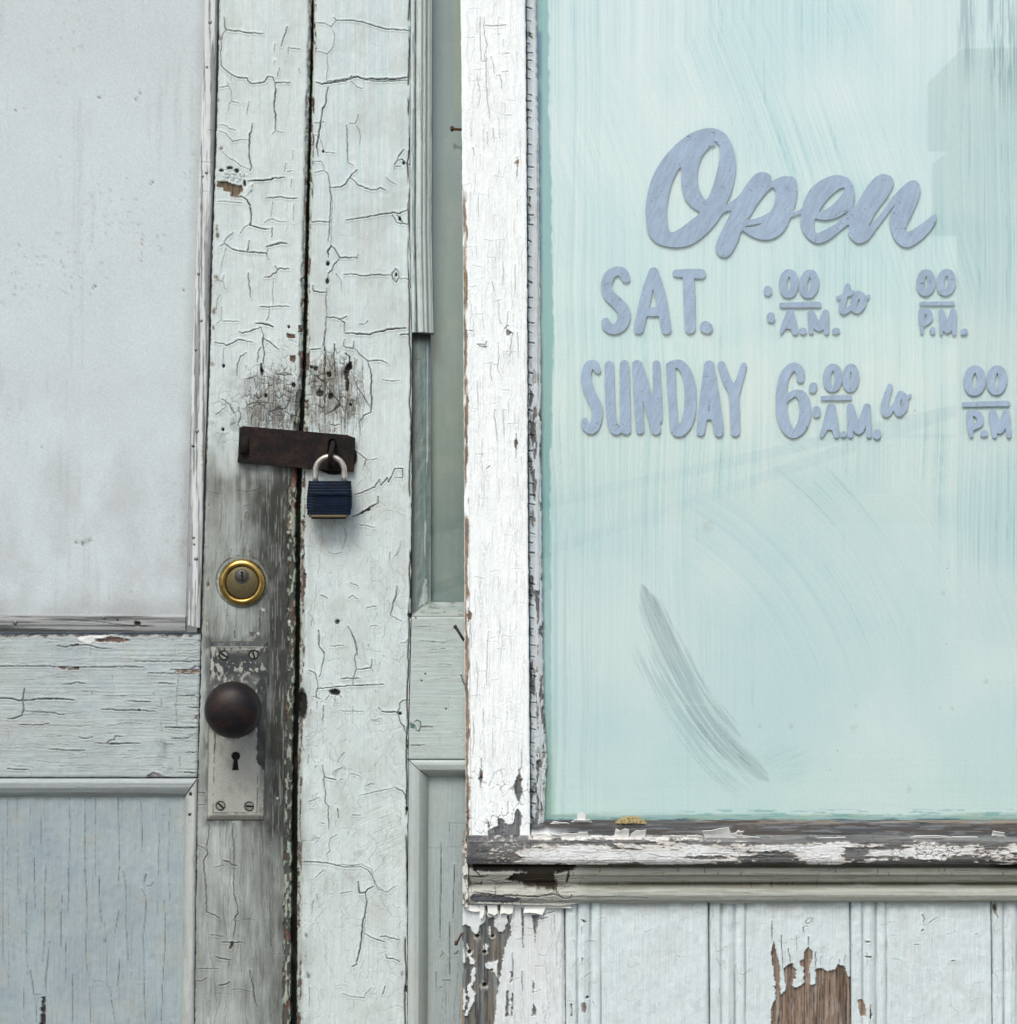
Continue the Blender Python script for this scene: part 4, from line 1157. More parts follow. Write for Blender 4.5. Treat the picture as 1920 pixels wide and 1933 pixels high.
def f_rrail(F):
    F.paint(SIDEP, False, 261)
    F.hairs(110, 30, False, 262, None, 0.3, 0.35, 0.08)
    F.cracks('''m 945,1228 1050,1228; m 1025,1090 1105,1090; m 970,1055 990,1040 1012,1050 1018,1090 1005,1125 985,1118 975,1080; 1080,510 1200,500; 1150,617 1250,620; 950,330 1120,335; 1000,440 1200,455''', 540, 1100, 4.0, 0.6)
    F.mix((0.08, 0.16, 0.15), F.poly([(935, 1050), (972, 1068), (970, 1098), (935, 1095)], 540, 1100, 4.0, 0.7, 263))
    for x, y, r in ((842, 1338, 1.6), (796, 1285.5, 1.4), (785, 1167, 2), (803, 1272, 1.5)):
        F.hole(x, y, r, r, 2)
    F.dirt(ss(60, 0, F.et) * 0.18, (0.40, 0.38, 0.33))
    F.edge(3, 2, 'tlb')
relief('rail', rd, M_H, [(1164, 777), (1433, 771)], 1010, 1164, 1433.5, 0, 1.6, f_rrail, 60)

def f_rm_h(F):
    F.paint((0.40, 0.45, 0.43), False, 271, 0.2)
    v = F.et / 34.0
    F.h += np.interp(v, [0, 0.08, 0.25, 0.55, 0.8, 1], [-1.5, 2, 3, 0, -13, -20])
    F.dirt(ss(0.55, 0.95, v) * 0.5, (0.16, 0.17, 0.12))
relief('panel_moulding', rd, M_H, [(1435, 774), (1468, 806)], 1010, 1435, 1469, 0, 1.5, f_rm_h, 30)

def f_rm_v(F):
    F.paint((0.42, 0.475, 0.455), True, 281, 0.2)
    u = F.el / 37.0
    F.h += np.interp(u, [0, 0.08, 0.3, 0.55, 0.8, 1], [-1.5, 2, 3.5, 1, -11, -22])
    F.dirt(ss(0.6, 1.0, u) * 0.45, (0.17, 0.19, 0.14))  # slope next to the panel darker than the rest; f_rbead too
    F.hairs(14, 60, True, 282, None, 0.25, 0.35)
relief('panel_moulding', rd, M_V, [(1436, 771.5), (1900, 769.5)], [(1436, 808), (1900, 807)], [(770, 1436), (773, 1436), (807, 1470)], 2750, 0, 1.5, f_rm_v, 30)

def f_rpanel(F):
    F.paint((0.335, 0.395, 0.395), True, 291, 0.35)
    F.hairs(40, 160, True, 292, None, 0.45, 0.4, 0.03)
    F.cracks('''m 1175,600 1170,900 1165,1320; m 1275,770 1265,1100 1262,1180; 1235,450 1240,600; m 1235,1200 1240,1450 1235,1600; 1135,1580 1135,1700; 1205,1700 1210,1900; 1175,1420 1190,1440 1165,1465; 1180,1640 1240,1645; 1155,1700 1185,1690; m 1270,1440 1290,1445 1300,1420''', 540, 1440, 4.0, 0.5)
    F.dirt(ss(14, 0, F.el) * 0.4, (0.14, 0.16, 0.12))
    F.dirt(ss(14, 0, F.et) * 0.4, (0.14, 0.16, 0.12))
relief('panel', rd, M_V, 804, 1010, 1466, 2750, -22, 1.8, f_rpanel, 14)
relief('rail', rd, M_H, 770, 1010, 2752, BOT, 0, 3, f_plain, 60)

# narrow pane of the right door: glass over a sheet coloured for dim interior and reflected sky
def f_reflection_tint(F):
    F.paint((0.235, 0.30, 0.28), True, 301, 0.1, 0.12)
    F.mix((0.20, 0.33, 0.40), ss(835, 812, F.X) * 0.55 * ss(900, 500, F.Y))
    F.mix((0.33, 0.38, 0.20), ss(852, 862, F.X) * ss(230, 200, F.Y) * 0.6)
    F.dirt(ss(30, 0, F.eb) * 0.4, (0.16, 0.24, 0.24))
    F.dirt(ss(0.5, 0.7, fbm(F.X / 30, F.Y / 60, 302, 4)) * 0.25, (0.22, 0.29, 0.26))
relief('reflection_tint_backing', rd, M_WASH, 795, 1010, TOP, 1150, -46, 2.5, f_reflection_tint, 4)
def slab(name, x0, x1, y0, y1, d0, d1, mat, parent, label=None):
    v = [P(x, y, d) for d in (d1, d0) for x, y in ((x0, y0), (x1, y0), (x1, y1), (x0, y1))]
    return mesh(name, v, [(3, 2, 1, 0), (4, 5, 6, 7), (1, 5, 4, 0), (2, 6, 5, 1), (3, 7, 6, 2), (0, 4, 7, 3)], mat, parent, label=label)
slab('pane', 796, 1010, TOP, 1149, -40, -35, M_GLASS, rd, 'narrow greenish pane between bead and post')
# hasp staple
sp = plate('staple_plate', ellipse(632, 862, 42, 34, 40), [], 0.4, 4, M_RUST, rd, 'rusty plate and eye of the hasp', 0.6)
tube('staple', [(630, 838, 3), (629.5, 836, 20), (628.5, 838, 33), (626.5, 846, 41), (624.5, 856, 45), (623, 866, 44), (622.5, 874, 36), (623, 878, 22), (624, 880, 4)], 4.8, M_RUST, sp, 14)

# ------------------------------------------------------------------ padlock
pk = root('padlock', 'blue laminated padlock with a silver shackle hanging from the rusty hasp', 'padlock', P(624, 978, 30))
M_PL = M_BLUE
def lam(cy, hh, w, dep, dc, sh, mat, name, parent):
    """one steel plate of the lock body: rounded rectangle seen from above"""
    ring = []
    for sx, sy, a0 in ((1, 1, 0), (-1, 1, 90), (-1, -1, 180), (1, -1, 270)):
        r = 9
        for k in range(5):
            a = R(a0 + 22.5 * k)
            ring.append((sx * (w - r) + r * math.cos(a), sy * (dep - r) + r * math.sin(a)))
    v, f = [], []
    n = len(ring)
    lv = [(hh, 0.982), (hh * 0.7, 1.0), (-hh * 0.7, 1.0), (-hh, 0.982)]
    for h, k in lv:
        for x, dd in ring:
            v.append(P(sh + x * k, cy + h, dc + dd * (1 - (1 - k) * 1.2)))
    for j in range(len(lv) - 1):
        for i in range(n):
            f.append((j * n + i, j * n + (i + 1) % n, (j + 1) * n + (i + 1) % n, (j + 1) * n + i))
    f.append(tuple(range(n)))
    f.append(tuple(range(len(lv) * n - 1, (len(lv) - 1) * n - 1, -1)))
    return mesh(name, v, f, mat, parent)
for i in range(12):
    y = 910.5 + i * 5.35
    lower = i > 4
    w = 40.5 + 2.4 * min(1, i / 5) - (1.5 if i > 9 else 0)
    dp = (17.5, 19, 20.5, 21.5, 22.5, 20, 19.4, 18.7, 18, 17.2, 16.4, 15.6)[i]
    lam(y, 2.62, w, dp, 32 + (0.8 if not lower else -0.8), 622.8 - 0.15 * i, M_PL, 'lamination', pk)
lam(974.5, 2.2, 38, 18, 31, 621, M_BRONZE, 'bottom_plate', pk)
lam(978.2, 1.6, 33, 15, 31, 620.5, M_DARK, 'bumper', pk)
pts = [(595.5, 912, 31), (595.5, 900, 31), (595.6, 890, 31.2)]
for k in range(1, 16):
    a = math.pi * k / 16
    pts.append((622.8 - 27.2 * math.cos(a), 889 - 27 * math.sin(a), 32))
pts += [(650, 890, 31.2), (650, 900, 31), (650, 912, 31)]
tube('shackle', pts, 5.4, M_STEEL, pk, 18)

# ------------------------------------------------------------------ shop window: post, beads, sill, glass, lettering
sw = root('shop_window', 'large shop window of whitewashed glass in a peeling white frame, painted opening hours on it', 'window', P(1400, 1600, 60))

def f_post(F):
    F.paint(POSTP, True, 401, 0.35, 0.03)
    F.hairs(380, 45, True, 402, (880, -10, 992, 1440), 0.42, 0.25, 0.14)
    F.hairs(80, 26, True, 403, (880, -10, 992, 1580), 0.3, 0.35, 0.3)
    F.cracks('''m 185,130 188,280 195,430 200,470 235,465 240,440; m 215,130 218,260 240,340 220,420 232,480 235,640 240,740 262,900; 330,130 320,200 325,280; m 220,195 300,198 380,190; m 270,430 290,500 295,560; m 310,575 335,570 350,620 352,680; 350,545 400,542; m 240,1000 245,1100; m 285,970 292,1080; 330,900 335,1050; m 165,570 175,640 190,720 175,800; m 130,1120 145,1180; 190,1170 188,1270; 175,1460 175,1650; M 465,1190 470,1260 462,1350; 150,1310 145,1450; 360,300 365,370; 410,400 350,420''', 860, 0, 4.0, 0.7, 0.75, 0.8)
    F.cracks('''m 415,60 420,180 410,280; m 520,90 520,350; m 320,240 335,320; m 375,400 380,560 400,610; m 460,500 450,590 440,640; M 425,650 460,620; m 440,640 500,690 480,800 475,900; m 90,665 150,668; M 190,785 265,785 270,760; m 370,770 375,830 380,900 365,980 380,1040; 335,960 370,965; m 540,680 550,900; m 310,940 305,1050 320,1110; m 345,1350 335,1410 350,1470 360,1580 370,1650; m 420,1350 420,1600; M 525,1560 535,1640 525,1700 528,1780; M 270,1865 300,1840; 230,1600 235,1900; m 190,1100 200,1350; 515,1350 520,1430 505,1500; 460,1290 465,1390''', 860, 480, 4.6, 0.7, 0.75, 0.8)
    F.cracks('''m 1395,270 1400,500; m 1530,370 1520,560 1515,780; m 1440,600 1450,720 1440,880; m 1490,950 1495,1100; m 1415,1000 1420,1200 1410,1300; M 1475,1330 1480,1400; M 1780,1260 1780,1390; 1640,400 1620,600; 1560,1100 1565,1350; 1700,900 1705,1000''', 540, 1100, 4.0, 0.6, 0.75, 0.8)
    F.alligator(ss(1400, 1490, F.Y) * 0.8, 13, 22, 404, 0.85, 0.06, 0.2)
    F.alligator(ss(0.1, 0.5, F.ell(960, 1330, 30, 60, 0.4, 405, 20)) * 0.5, 9, 12, 406, 0.5, 0.05, 0.25)
    GW = (0.160, 0.170, 0.178)
    for q in ([(1470, 1400), (1490, 1440), (1485, 1500), (1472, 1565), (1458, 1480)], [(1780, 1380), (1770, 1480), (1785, 1560), (1770, 1655), (1735, 1620), (1720, 1560), (1740, 1470)],
              [(1750, 1700), (1785, 1770), (1770, 1850), (1772, 1990), (1545, 1990), (1520, 1870), (1600, 1840), (1605, 1780), (1640, 1790), (1670, 1830), (1720, 1810), (1730, 1740)], [(1520, 1785), (1545, 1840), (1530, 1870)],
              [(1365, 1770), (1385, 1790), (1375, 1900), (1365, 1880)]):
        F.loss(F.poly(q, 540, 1100, 4.0, 1.2, 407), GW, True, 408, 1.8, 0.8)
    F.loss(F.poly([(440, 650), (505, 688), (440, 712)], 860, 480, 4.6, 0.7, 409), (0.25, 0.25, 0.24), True, 1, 1.2)
    F.loss(F.poly([(200, 790), (275, 795), (270, 825), (205, 805)], 860, 480, 4.6, 1.0, 410), (0.30, 0.30, 0.29), True, 1, 0.8)
    F.loss(F.poly([(520, 1590), (545, 1640), (530, 1700), (505, 1670)], 860, 480, 4.6, 0.7, 411), (0.12, 0.09, 0.07), True, 1, 1.5)
    F.loss(F.poly([(445, 1230), (478, 1200), (485, 1230), (455, 1245)], 860, 0, 4.0, 0.6, 412), (0.5, 0.36, 0.22), True, 1, 1)
    F.loss(F.poly([(1370, 180), (1410, 240), (1405, 280), (1370, 300)], 540, 1100, 4.0, 1.5, 413), (0.16, 0.10, 0.06), True, 1, 1.5)
    # left arris: worn to brown wood, a second strip of paint outside it
    u = F.el
    vis = ss(330, 400, F.Y)
    w = 7.5 + 4.5 * (fbm(F.Y / 22, F.Y * 0, 414, 4) - 0.5) * 2
    bare = ss(1.0, -1.0, np.abs(u - w * 0.55) - w * 0.42) * ss(0.33, 0.5, fbm(F.Y / 50, F.X / 6, 415, 3) + 0.2 * ss(1000, 1300, F.Y)) * vis
    F.loss(bare, (0.27, 0.185, 0.11), True, 416, 1.2, 0.9)
    F.dirt(bare * ss(0.5, 0.65, fbm(F.X / 4, F.Y / 18, 417, 3)) * 0.7, (0.14, 0.125, 0.11))
    F.h -= 2.5 * np.clip(1 - u / 9, 0, 1)
    F.C = np.maximum(F.C, 0.5 * np.clip(1.3 - np.abs(u - 10 - 2 * (fbm(F.Y / 16, F.Y * 0, 418, 3) - 0.5)), 0, 1) * ss(700, 1300, F.Y))
    for x, y in ((908, 1464), (983.5, 1471)):
        F.dirt(F.ell(x, y, 4, 7, 0.3, 419, 5) * 0.9, (0.17, 0.08, 0.04))
    F.edge(3, 2, 'r')
    F.edge(2, 1.5, 'b')
relief('post', sw, M_V, PL, PR, TOP, 1579.5, 90, 1.3, f_post, 85, 'bright white flaking post left of the glass', ragged=0.9, crackcol=(0.10, 0.10, 0.095))
for x, y in ((908, 1465), (984, 1471)):
    nail_head(x, y, 2.6, 89.2, M_RNAIL, sw)

def f_stop(F):
    F.paint((0.60, 0.66, 0.67), True, 421, 0.3)
    u = F.el
    F.h += np.interp(u, [0, 2, 4, 16, 21, 30], [-3, 1, 1.5, 1, -1, -5])
    F.dirt(ss(2.0, 0.3, u) * 0.6, (0.10, 0.11, 0.11))
    rng = random.Random(5)
    y = -10.0
    while y < 1560:
        y += rng.uniform(12, 31)
        x0 = np.interp(y, [p[0] for p in PR], [p[1] for p in PR])
        L = rng.uniform(7, 13)
        F.crack([(x0 + 1, y), (x0 + 4, y + rng.uniform(0, 1)), (x0 + L, y + rng.uniform(1, 3))], rng.choice((1.2, 1.8, 2.4)), 0.85, 0.4)
    F.C = np.maximum(F.C, 0.55 * np.clip(1.1 - np.abs(u - 19.5 - 4 * (fbm(F.Y / 26, F.Y * 0, 422, 4) - 0.5)), 0, 1) * ss(0.35, 0.5, fbm(F.Y / 60, F.Y * 0, 423, 2)) * ss(150, 250, F.Y))
    GW = (0.15, 0.155, 0.16)
    for q in ([(998, 55), (1007, 74), (996, 68)], [(996, 205), (998, 205), (997, 235), (995, 236)], [(997, 370), (1001, 372), (1002, 395), (998, 390)], [(998, 410), (1001, 415), (998, 425)], [(1000, 735), (1008, 745), (1003, 765), (999, 780)], [(1000, 780), (1004, 785), (1001, 830), (999, 900)]):
        F.loss(F.poly(q, 0, 0, 1, 0.7, 424), GW, True, 3, 1.5)
    lm = ss(0.60, 0.63, fbm(F.X / 7, F.Y / 34, 425, 4) + 0.03 * ss(900, 1500, F.Y))
    F.loss(lm * ss(600, 800, F.Y), GW, True, 426, 1.8)
    F.alligator(ss(1250, 1480, F.Y) * 0.8, 16, 24, 427, 0.85, 0.05, 0.4)
    F.edge(3, 3, 'r')
relief('stop_bead', sw, M_V, shift(PR, 1.5), BR, TOP, 1556, 66, 1.3, f_stop, 24, 'narrow cracked bead between post and glass', ragged=1.8)

GB = [(33, 1036), (220, 1036), (300, 1040), (640, 1045), (900, 1038), (1100, 1040)]
def f_wash(F):
    X, Y = F.X, F.Y
    F.col[:] = (0.675, 0.80, 0.79)
    wx = X + 16 * (fbm(X / 90, Y / 260, 501, 2) - 0.5)
    def streak(u, v, seed, sx=2.4, sy=420):
        return 0.70 * fbm(u / (sx * 0.8), v / sy, seed, 3) + 0.30 * fbm(u / (sx * 4), v / (sy * 1.4), seed + 7, 3)
    s1 = streak(wx, Y, 502)
    r2 = np.hypot(X - 1030, Y - 1450)
    a2 = np.arctan2(Y - 1450, X - 1030) * 700
    s2 = streak(r2, a2, 512)
    k3 = np.clip(Y, -200, 800)
    s3 = streak(X - 0.42 * k3 + 0.00016 * k3 * k3, Y, 522, 2.6, 300)
    m2 = ss(0.30, 0.55, fbm(X / 170, Y / 170, 530, 3) * 0.7 + 0.35 * F.ell(1540, 1150, 330, 420, 0.2, 531, 120)) * ss(640, 800, Y) * ss(380, 500, r2) * ss(1240, 1340, X)
    m3 = ss(0.30, 0.55, fbm(X / 150, Y / 170, 532, 3) * 0.6 + 0.35 * F.ell(1530, 200, 260, 330, 0.2, 533, 120)) * ss(700, 480, Y)
    s = s1 * (1 - m2) + s2 * m2
    s = s * (1 - m3) + s3 * m3
    thin = fbm(X / 240, Y / 240, 534, 4)
    thin = ss(0.42, 0.72, thin)
    t = np.clip((s - 0.50) * (1.2 + 1.2 * thin) * (1 - 0.45 * m2) * (1 - 0.85 * ss(1000, 1350, Y)), -0.5, 1)
    F.col *= (1 - np.array([0.20, 0.10, 0.07])[None, None] * np.clip(t, -0.4, 1)[..., None] * 1.5)
    F.col *= (1 - np.array([0.10, 0.04, 0.03])[None, None] * thin[..., None])
    fine = ss(0.66, 0.76, 0.5 * s + 0.5 * np.where(m2 > 0.5, fbm(r2 / 1.6, a2 / 260, 535, 2), fbm(wx / 1.6, Y / 260, 536, 2)))
    F.mix((0.36, 0.53, 0.54), fine * (0.22 + 0.40 * thin) * (1 - 0.5 * ss(1000, 1300, Y)))
    big = fbm(X / 300, Y / 260, 561, 3)
    F.col *= (1 - np.array([0.10, 0.04, 0.03])[None, None] * (ss(0.35, 0.7, big) - 0.4)[..., None])
    # thin, cool vertical streaks down the left
    lf = ss(1190, 1040, X) * ss(0.50, 0.66, fbm(wx / 3.0, Y / 700, 537, 3))
    F.mix((0.36, 0.56, 0.60), lf * 0.35)
    # scraped crescent
    arc = catmull([(1212, 1105), (1243, 1180), (1284, 1268), (1330, 1346), (1384, 1412), (1450, 1472)], 10)
    dist = np.full(X.shape, 1e9)
    along = np.zeros(X.shape)
    sgn = np.zeros(X.shape)
    for i, ((x0, y0), (x1, y1)) in enumerate(zip(arc[:-1], arc[1:])):
        dx, dy = x1 - x0, y1 - y0
        tt = np.clip(((X - x0) * dx + (Y - y0) * dy) / (dx * dx + dy * dy), 0, 1)
        dd = np.hypot(X - x0 - tt * dx, Y - y0 - tt * dy)
        c = dd < dist
        dist = np.where(c, dd, dist)
        along = np.where(c, (i + tt) / (len(arc) - 1), along)
        sgn = np.where(c, np.sign(dx * (Y - y0) - dy * (X - x0)), sgn)
    off = dist * sgn
    wd = np.interp(along, [0, 0.12, 0.4, 0.7, 0.88, 1], [3, 24, 34, 38, 26, 4])
    sk = fbm(off / 1.9, along * 5, 541, 3) * 0.6 + fbm(off / 7, along * 3, 542, 2) * 0.4
    cm = ss(1.0, 0.55, np.abs(off) / wd + 0.9 * (fbm(off / 3.0, along * 6, 560, 3) - 0.5)) * ss(0.38, 0.60, sk + 0.14 * (1 - np.abs(off) / (wd + 1)))
    F.mix((0.28, 0.38, 0.40), cm * 0.50)
    F.mix((0.10, 0.13, 0.14), cm * ss(0.55, 0.66, sk) * 0.5 * ss(0.35, 0.6, fbm(off / 5, along * 14, 562, 3)))
    side = ss(1.0, 0.5, np.abs(off - 42) / 36) * ss(0.2, 0.35, along) * ss(1.0, 0.85, along) * ss(0.45, 0.62, fbm(off / 2.2, along * 4, 543, 3))
    F.mix((0.34, 0.49, 0.51), side * 0.45)
    bx = ss(0.9, 0.2, np.abs(F.Y - 1327 - 0.02 * (X - 1300)) / 8) * ss(1200, 1260, X) * ss(1420, 1340, X)
    F.mix((0.60, 0.74, 0.70), bx * 0.55 * fbm(X / 30, Y / 2, 544, 3))
    pale = F.ell(1480, 1440, 75, 50, 0.2, 545, 30) * ss(0.4, 0.6, fbm((X * 0.4 + Y) / 3, (Y * .4 - X) / 60, 546, 3))
    F.mix((0.40, 0.58, 0.60), pale * 0.5)
    tr_ = np.zeros(X.shape)
    tr_ += ss(1800, 1820, X) * ss(1850, 1835, X) * ss(190, 60, Y) * ss(0.42, 0.62, fbm(X / 2, Y / 110, 547, 3))
    tr_ += ss(1858, 1872, X) * ss(260, 100, Y) * ss(0.45, 0.62, fbm(X / 2, Y / 90, 548, 3))
    F.mix((0.24, 0.36, 0.40), np.clip(tr_, 0, 1) * 0.6)
    # horizontal brushing along the bottom
    hz = ss(1380, 1480, Y)
    F.col *= (1 - 0.07 * hz * (fbm(Y / 2.2, X / 200, 549, 3) - 0.42))[..., None]
    F.mix((0.62, 0.78, 0.70), hz * 0.35 * fbm(X / 120, Y / 60, 550, 3))
    # bare glass margin at the left and along the sill
    ml = np.interp(Y, [p[0] for p in GB], [p[1] for p in GB]) + 3 * (fbm(Y / 14, Y * 0, 551, 3) - 0.5) * 2
    F.mix((0.20, 0.44, 0.43), ss(1.5, -1.5, X - ml) * 0.80 * (1 - 0.45 * ss(900, 1200, Y)))
    F.mix((0.06, 0.16, 0.30), ss(1027, 1019, X) * 0.7 * ss(0.3, 0.6, fbm(Y / 40, Y * 0, 552, 3)))
    F.mix((0.24, 0.40, 0.28), ss(1052, 1036, X) * ss(1250, 1500, Y) * 0.6)
    mb = ss(9, 0, 1543 - Y + 5 * (fbm(X / 50, Y / 3, 553, 4) - 0.5) * 2)
    F.mix((0.22, 0.42, 0.42), mb * 0.65)
    mb2 = ss(4, 0, 1549 - Y + 6 * (fbm(X / 30, Y / 4, 554, 4) - 0.5) * 2)
    F.mix((0.05, 0.11, 0.17), mb2 * 0.9)
    gr = ss(0.52, 0.62, fbm(X / 60, Y / 5, 555, 3)) * ss(1530, 1538, Y)
    F.mix((0.36, 0.47, 0.32), gr * 0.4)
    F.mix((0.15, 0.40, 0.40), ss(0.57, 0.62, fbm(X / 36, Y / 2.4, 556, 3)) * ss(1524, 1532, Y) * ss(1545, 1540, Y) * ss(1250, 1350, X) * 0.6)
    for x, y, r in ((1434, 1371, 6), (1494, 1371, 6), (1610, 1375, 9), (1616, 1331, 5), (1775, 1336, 5), (1798, 1338, 4), (1336, 995, 12), (1780, 1120, 5), (1862, 1285, 6), (1718, 1490, 8)):
        F.dirt(F.ell(x, y, r, r * 1.2, 0.4, int(x), 7) * 0.30, (0.34, 0.40, 0.33))
    for x, y in ((1788, 1073), (1787, 1216), (1581, 1417), (1727, 775), (1567, 1453)):
        F.dirt(F.ell(x, y, 1.6, 1.6, 0.1), (0.03, 0.04, 0.04))
relief('whitewash', sw, M_WASH, 1002, 2800, TOP, 1566, 52, 1.8, f_wash, 3, 'thin brushed white paint on the inside of the glass')
slab('pane', 1004, 2798, TOP, 1565, GD - 3, GD, M_GLASS, sw, 'large sheet of glass')

# sill ---------------------------------------------------------------------------
def f_bottom(F):
    F.col[:] = F.wood((0.045, 0.046, 0.048), False, 601, 1.2)
    F.mix((0.055, 0.040, 0.028), 0.6 * ss(0.45, 0.6, fbm(F.X / 90, F.Y / 5, 607, 3)))
    v = F.et
    F.h += np.interp(v, [0, 3, 34], [0, 6, 44])
    F.mix((0.30, 0.25, 0.19), ss(7, 2, v) * ss(0.4, 0.6, fbm(F.X / 60, F.Y / 3, 602, 3)) * 0.6 * ss(1150, 1300, F.X))
    F.mix((0.20, 0.225, 0.25), ss(0.58, 0.70, fbm(F.X / 40, F.Y / 2, 603, 3)) * 0.4)
    F.mix((0.72, 0.76, 0.76), ss(10, 4, F.eb) * ss(0.44, 0.52, fbm(F.X / 26, F.Y / 3, 604, 3) + 0.12 * ss(1180, 1010, F.X)) * 0.95)
    F.mix((0.74, 0.77, 0.77), ss(1085, 1020, F.X) * ss(9, 24, v + 6 * (fbm(F.X / 12, F.X * 0, 605, 2) - 0.5)))
    F.C = np.maximum(F.C, ss(4.5, 3, F.eb) * ss(0.46, 0.52, fbm(F.X / 70, F.X * 0, 606, 2)))
relief('bottom_bead', sw, M_H, 1003, 2800, 1549, 1583, 58, 1.4, f_bottom, 12, 'sloping dark weathered wood under the glass')

def f_sill(F):
    F.paint((0.70, 0.72, 0.71), False, 611, 0.4, 0.12)
    v = F.et
    n = fbm(F.X / 70, F.Y / 9, 612, 5) * 0.75 + 0.25 * fbm(F.X / 9, F.Y / 4, 613, 3)
    top = 0.20 * ss(20, 3, v) + 0.14 * ss(9, 2, F.eb)
    left = 0.5 * ss(1005, 950, F.X + 40 * (fbm(F.Y / 16, F.X / 30, 614, 2) - 0.5))
    mid = 0.10 * ss(1330, 1400, F.X) * ss(1520, 1450, F.X) + 0.13 * ss(1590, 1605, F.X) * ss(1650, 1630, F.X) + 0.03 * ss(1640, 1700, F.X) - 0.10 * ss(1030, 1100, F.X) * ss(1340, 1280, F.X) - 0.07 * ss(1500, 1520, F.X) * ss(1600, 1580, F.X)
    lm = ss(0.535, 0.565, n + top + left + mid - 0.015)
    F.mix((0.55, 0.50, 0.44), ss(0.45, 0.54, n + top + left + mid) * 0.65)
    F.loss(lm, (0.140, 0.146, 0.145), False, 615, 1.6, 1.0)
    F.mix((0.11, 0.09, 0.075), 0.6 * lm * ss(0.55, 0.7, fbm(F.X / 40, F.Y / 6, 616, 3)) * 0.7)
    F.mix((0.55, 0.52, 0.47), left / 0.5 * ss(0.60, 0.66, fbm(F.X / 5, F.Y / 3, 617, 3)) * ss(905, 930, F.X) * 0.9)
    F.mix((0.05, 0.055, 0.07), ss(940, 915, F.X) * ss(0.52, 0.62, fbm((F.X + F.Y) / 3, (F.X - F.Y) / 9, 618, 3)) * 0.7)
    F.alligator((1 - lm) * (0.45 + 0.55 * ss(1640, 1700, F.X)), 17, 7, 619, 0.8, 0.09, 0.5)
    F.hairs(130, 50, False, 620, (885, 1582, 1930, 1632), 0.55, 0.45, 0.08)
    F.mix((0.40, 0.24, 0.10), ss(884, 881, F.X) * ss(1584, 1592, F.Y) * ss(1612, 1602, F.Y) * 0.8)
    F.h += np.interp(v, [0, 4, 8, 42, 47, 51], [-16, -3, 0, 0, -2, -6])
    F.edge(4, 2, 'l')
relief('sill', sw, M_H, 881, 2830, 1581, 1632.5, 118, 1.4, f_sill, 112, 'long window sill with patches of bare grey wood', ragged=0)

def f_bed(F):
    F.paint((0.345, 0.365, 0.325), False, 631, 0.4, 0.10)
    v = F.Y - 1632
    F.h += np.interp(v, [0, 5, 8, 20, 24, 30, 36, 40, 43, 46, 50, 58, 68, 73], [-20, -18, -4, -5, -9, -13, -17, -24, -24, -6, 0, 2, -2, -7])
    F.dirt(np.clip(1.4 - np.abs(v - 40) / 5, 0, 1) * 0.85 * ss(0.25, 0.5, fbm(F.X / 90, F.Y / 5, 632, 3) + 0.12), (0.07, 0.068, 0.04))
    F.dirt(ss(30, 4, v) * 0.5, (0.17, 0.165, 0.11))  # darker band along the top of the moulding
    F.dirt(ss(0.58, 0.7, fbm(F.X / 70, F.Y / 3, 633, 3)) * 0.45, (0.20, 0.19, 0.13))
    F.hairs(70, 60, False, 634, (1060, 1636, 1930, 1704), 0.4, 0.45, 0.06)
    rng = random.Random(11)
    for _ in range(34):
        x = rng.uniform(1070, 1930)
        y = rng.choice((1640, 1648, 1668))
        F.crack([(x, y), (x + rng.uniform(-1, 1), y + rng.uniform(5, 10))], 0.8, 0.75, 0.4, 0)
    # rotten left end
    lf = ss(1120, 1075, F.X)
    F.mix((0.45, 0.455, 0.41), lf * 0.8)
    F.hairs(60, 40, False, 639, (886, 1660, 1070, 1706), 0.7, 0.5, 0.1)
    cav = F.poly([(100, 655), (600, 660), (790, 662), (770, 700), (640, 720), (650, 760), (655, 832), (455, 812), (440, 790), (345, 772), (330, 755), (380, 722), (470, 712), (120, 705)], 860, 1440, 3.427, 1.6, 635)
    F.loss(cav, DARKW, False, 636, 10, 1.0)
    gl_ = F.poly([(110, 850), (250, 860), (420, 880), (410, 900), (300, 915), (130, 905), (95, 880)], 860, 1440, 3.427, 1.5, 637)
    F.loss(gl_, (0.13, 0.14, 0.155), False, 638, 2, 1.0)
    F.cracks('''M 120,690 160,740 180,735; M 110,740 180,745 210,730; M 120,795 165,795 170,780; M 120,835 270,860 400,858 520,868 640,850 700,878 750,875; m 165,785 165,800; M 655,760 655,840 690,875; m 160,860 420,858; M 750,870 750,855; X 735,710 722,780; M 640,720 730,700; m 255,810 260,850; m 330,755 450,790; m 200,770 420,800''', 860, 1440, 3.427, 1.2)
    F.dirt(ss(1850, 1900, F.X) * ss(14, 6, v) * 0.9, (0.02, 0.02, 0.015))
    F.edge(5, 5, 'l')
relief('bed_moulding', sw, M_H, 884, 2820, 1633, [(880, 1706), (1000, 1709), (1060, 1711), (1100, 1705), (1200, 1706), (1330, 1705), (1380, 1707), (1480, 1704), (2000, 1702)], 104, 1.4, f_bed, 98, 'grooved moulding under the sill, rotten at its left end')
def f_edge(F):
    F.paint((0.70, 0.72, 0.68), True, 641, 0.6)
    n = fbm(F.X / 5, F.Y / 12, 642, 4)
    F.loss(ss(0.52, 0.58, n), (0.20, 0.19, 0.17), True, 643, 2)
    F.alligator(np.ones(F.X.shape), 9, 20, 644, 0.85, 0.08, 0.6)
relief('end_block', sw, M_V, 873, 883.5, 1582, 1712, 100, 1.3, f_edge, 95)

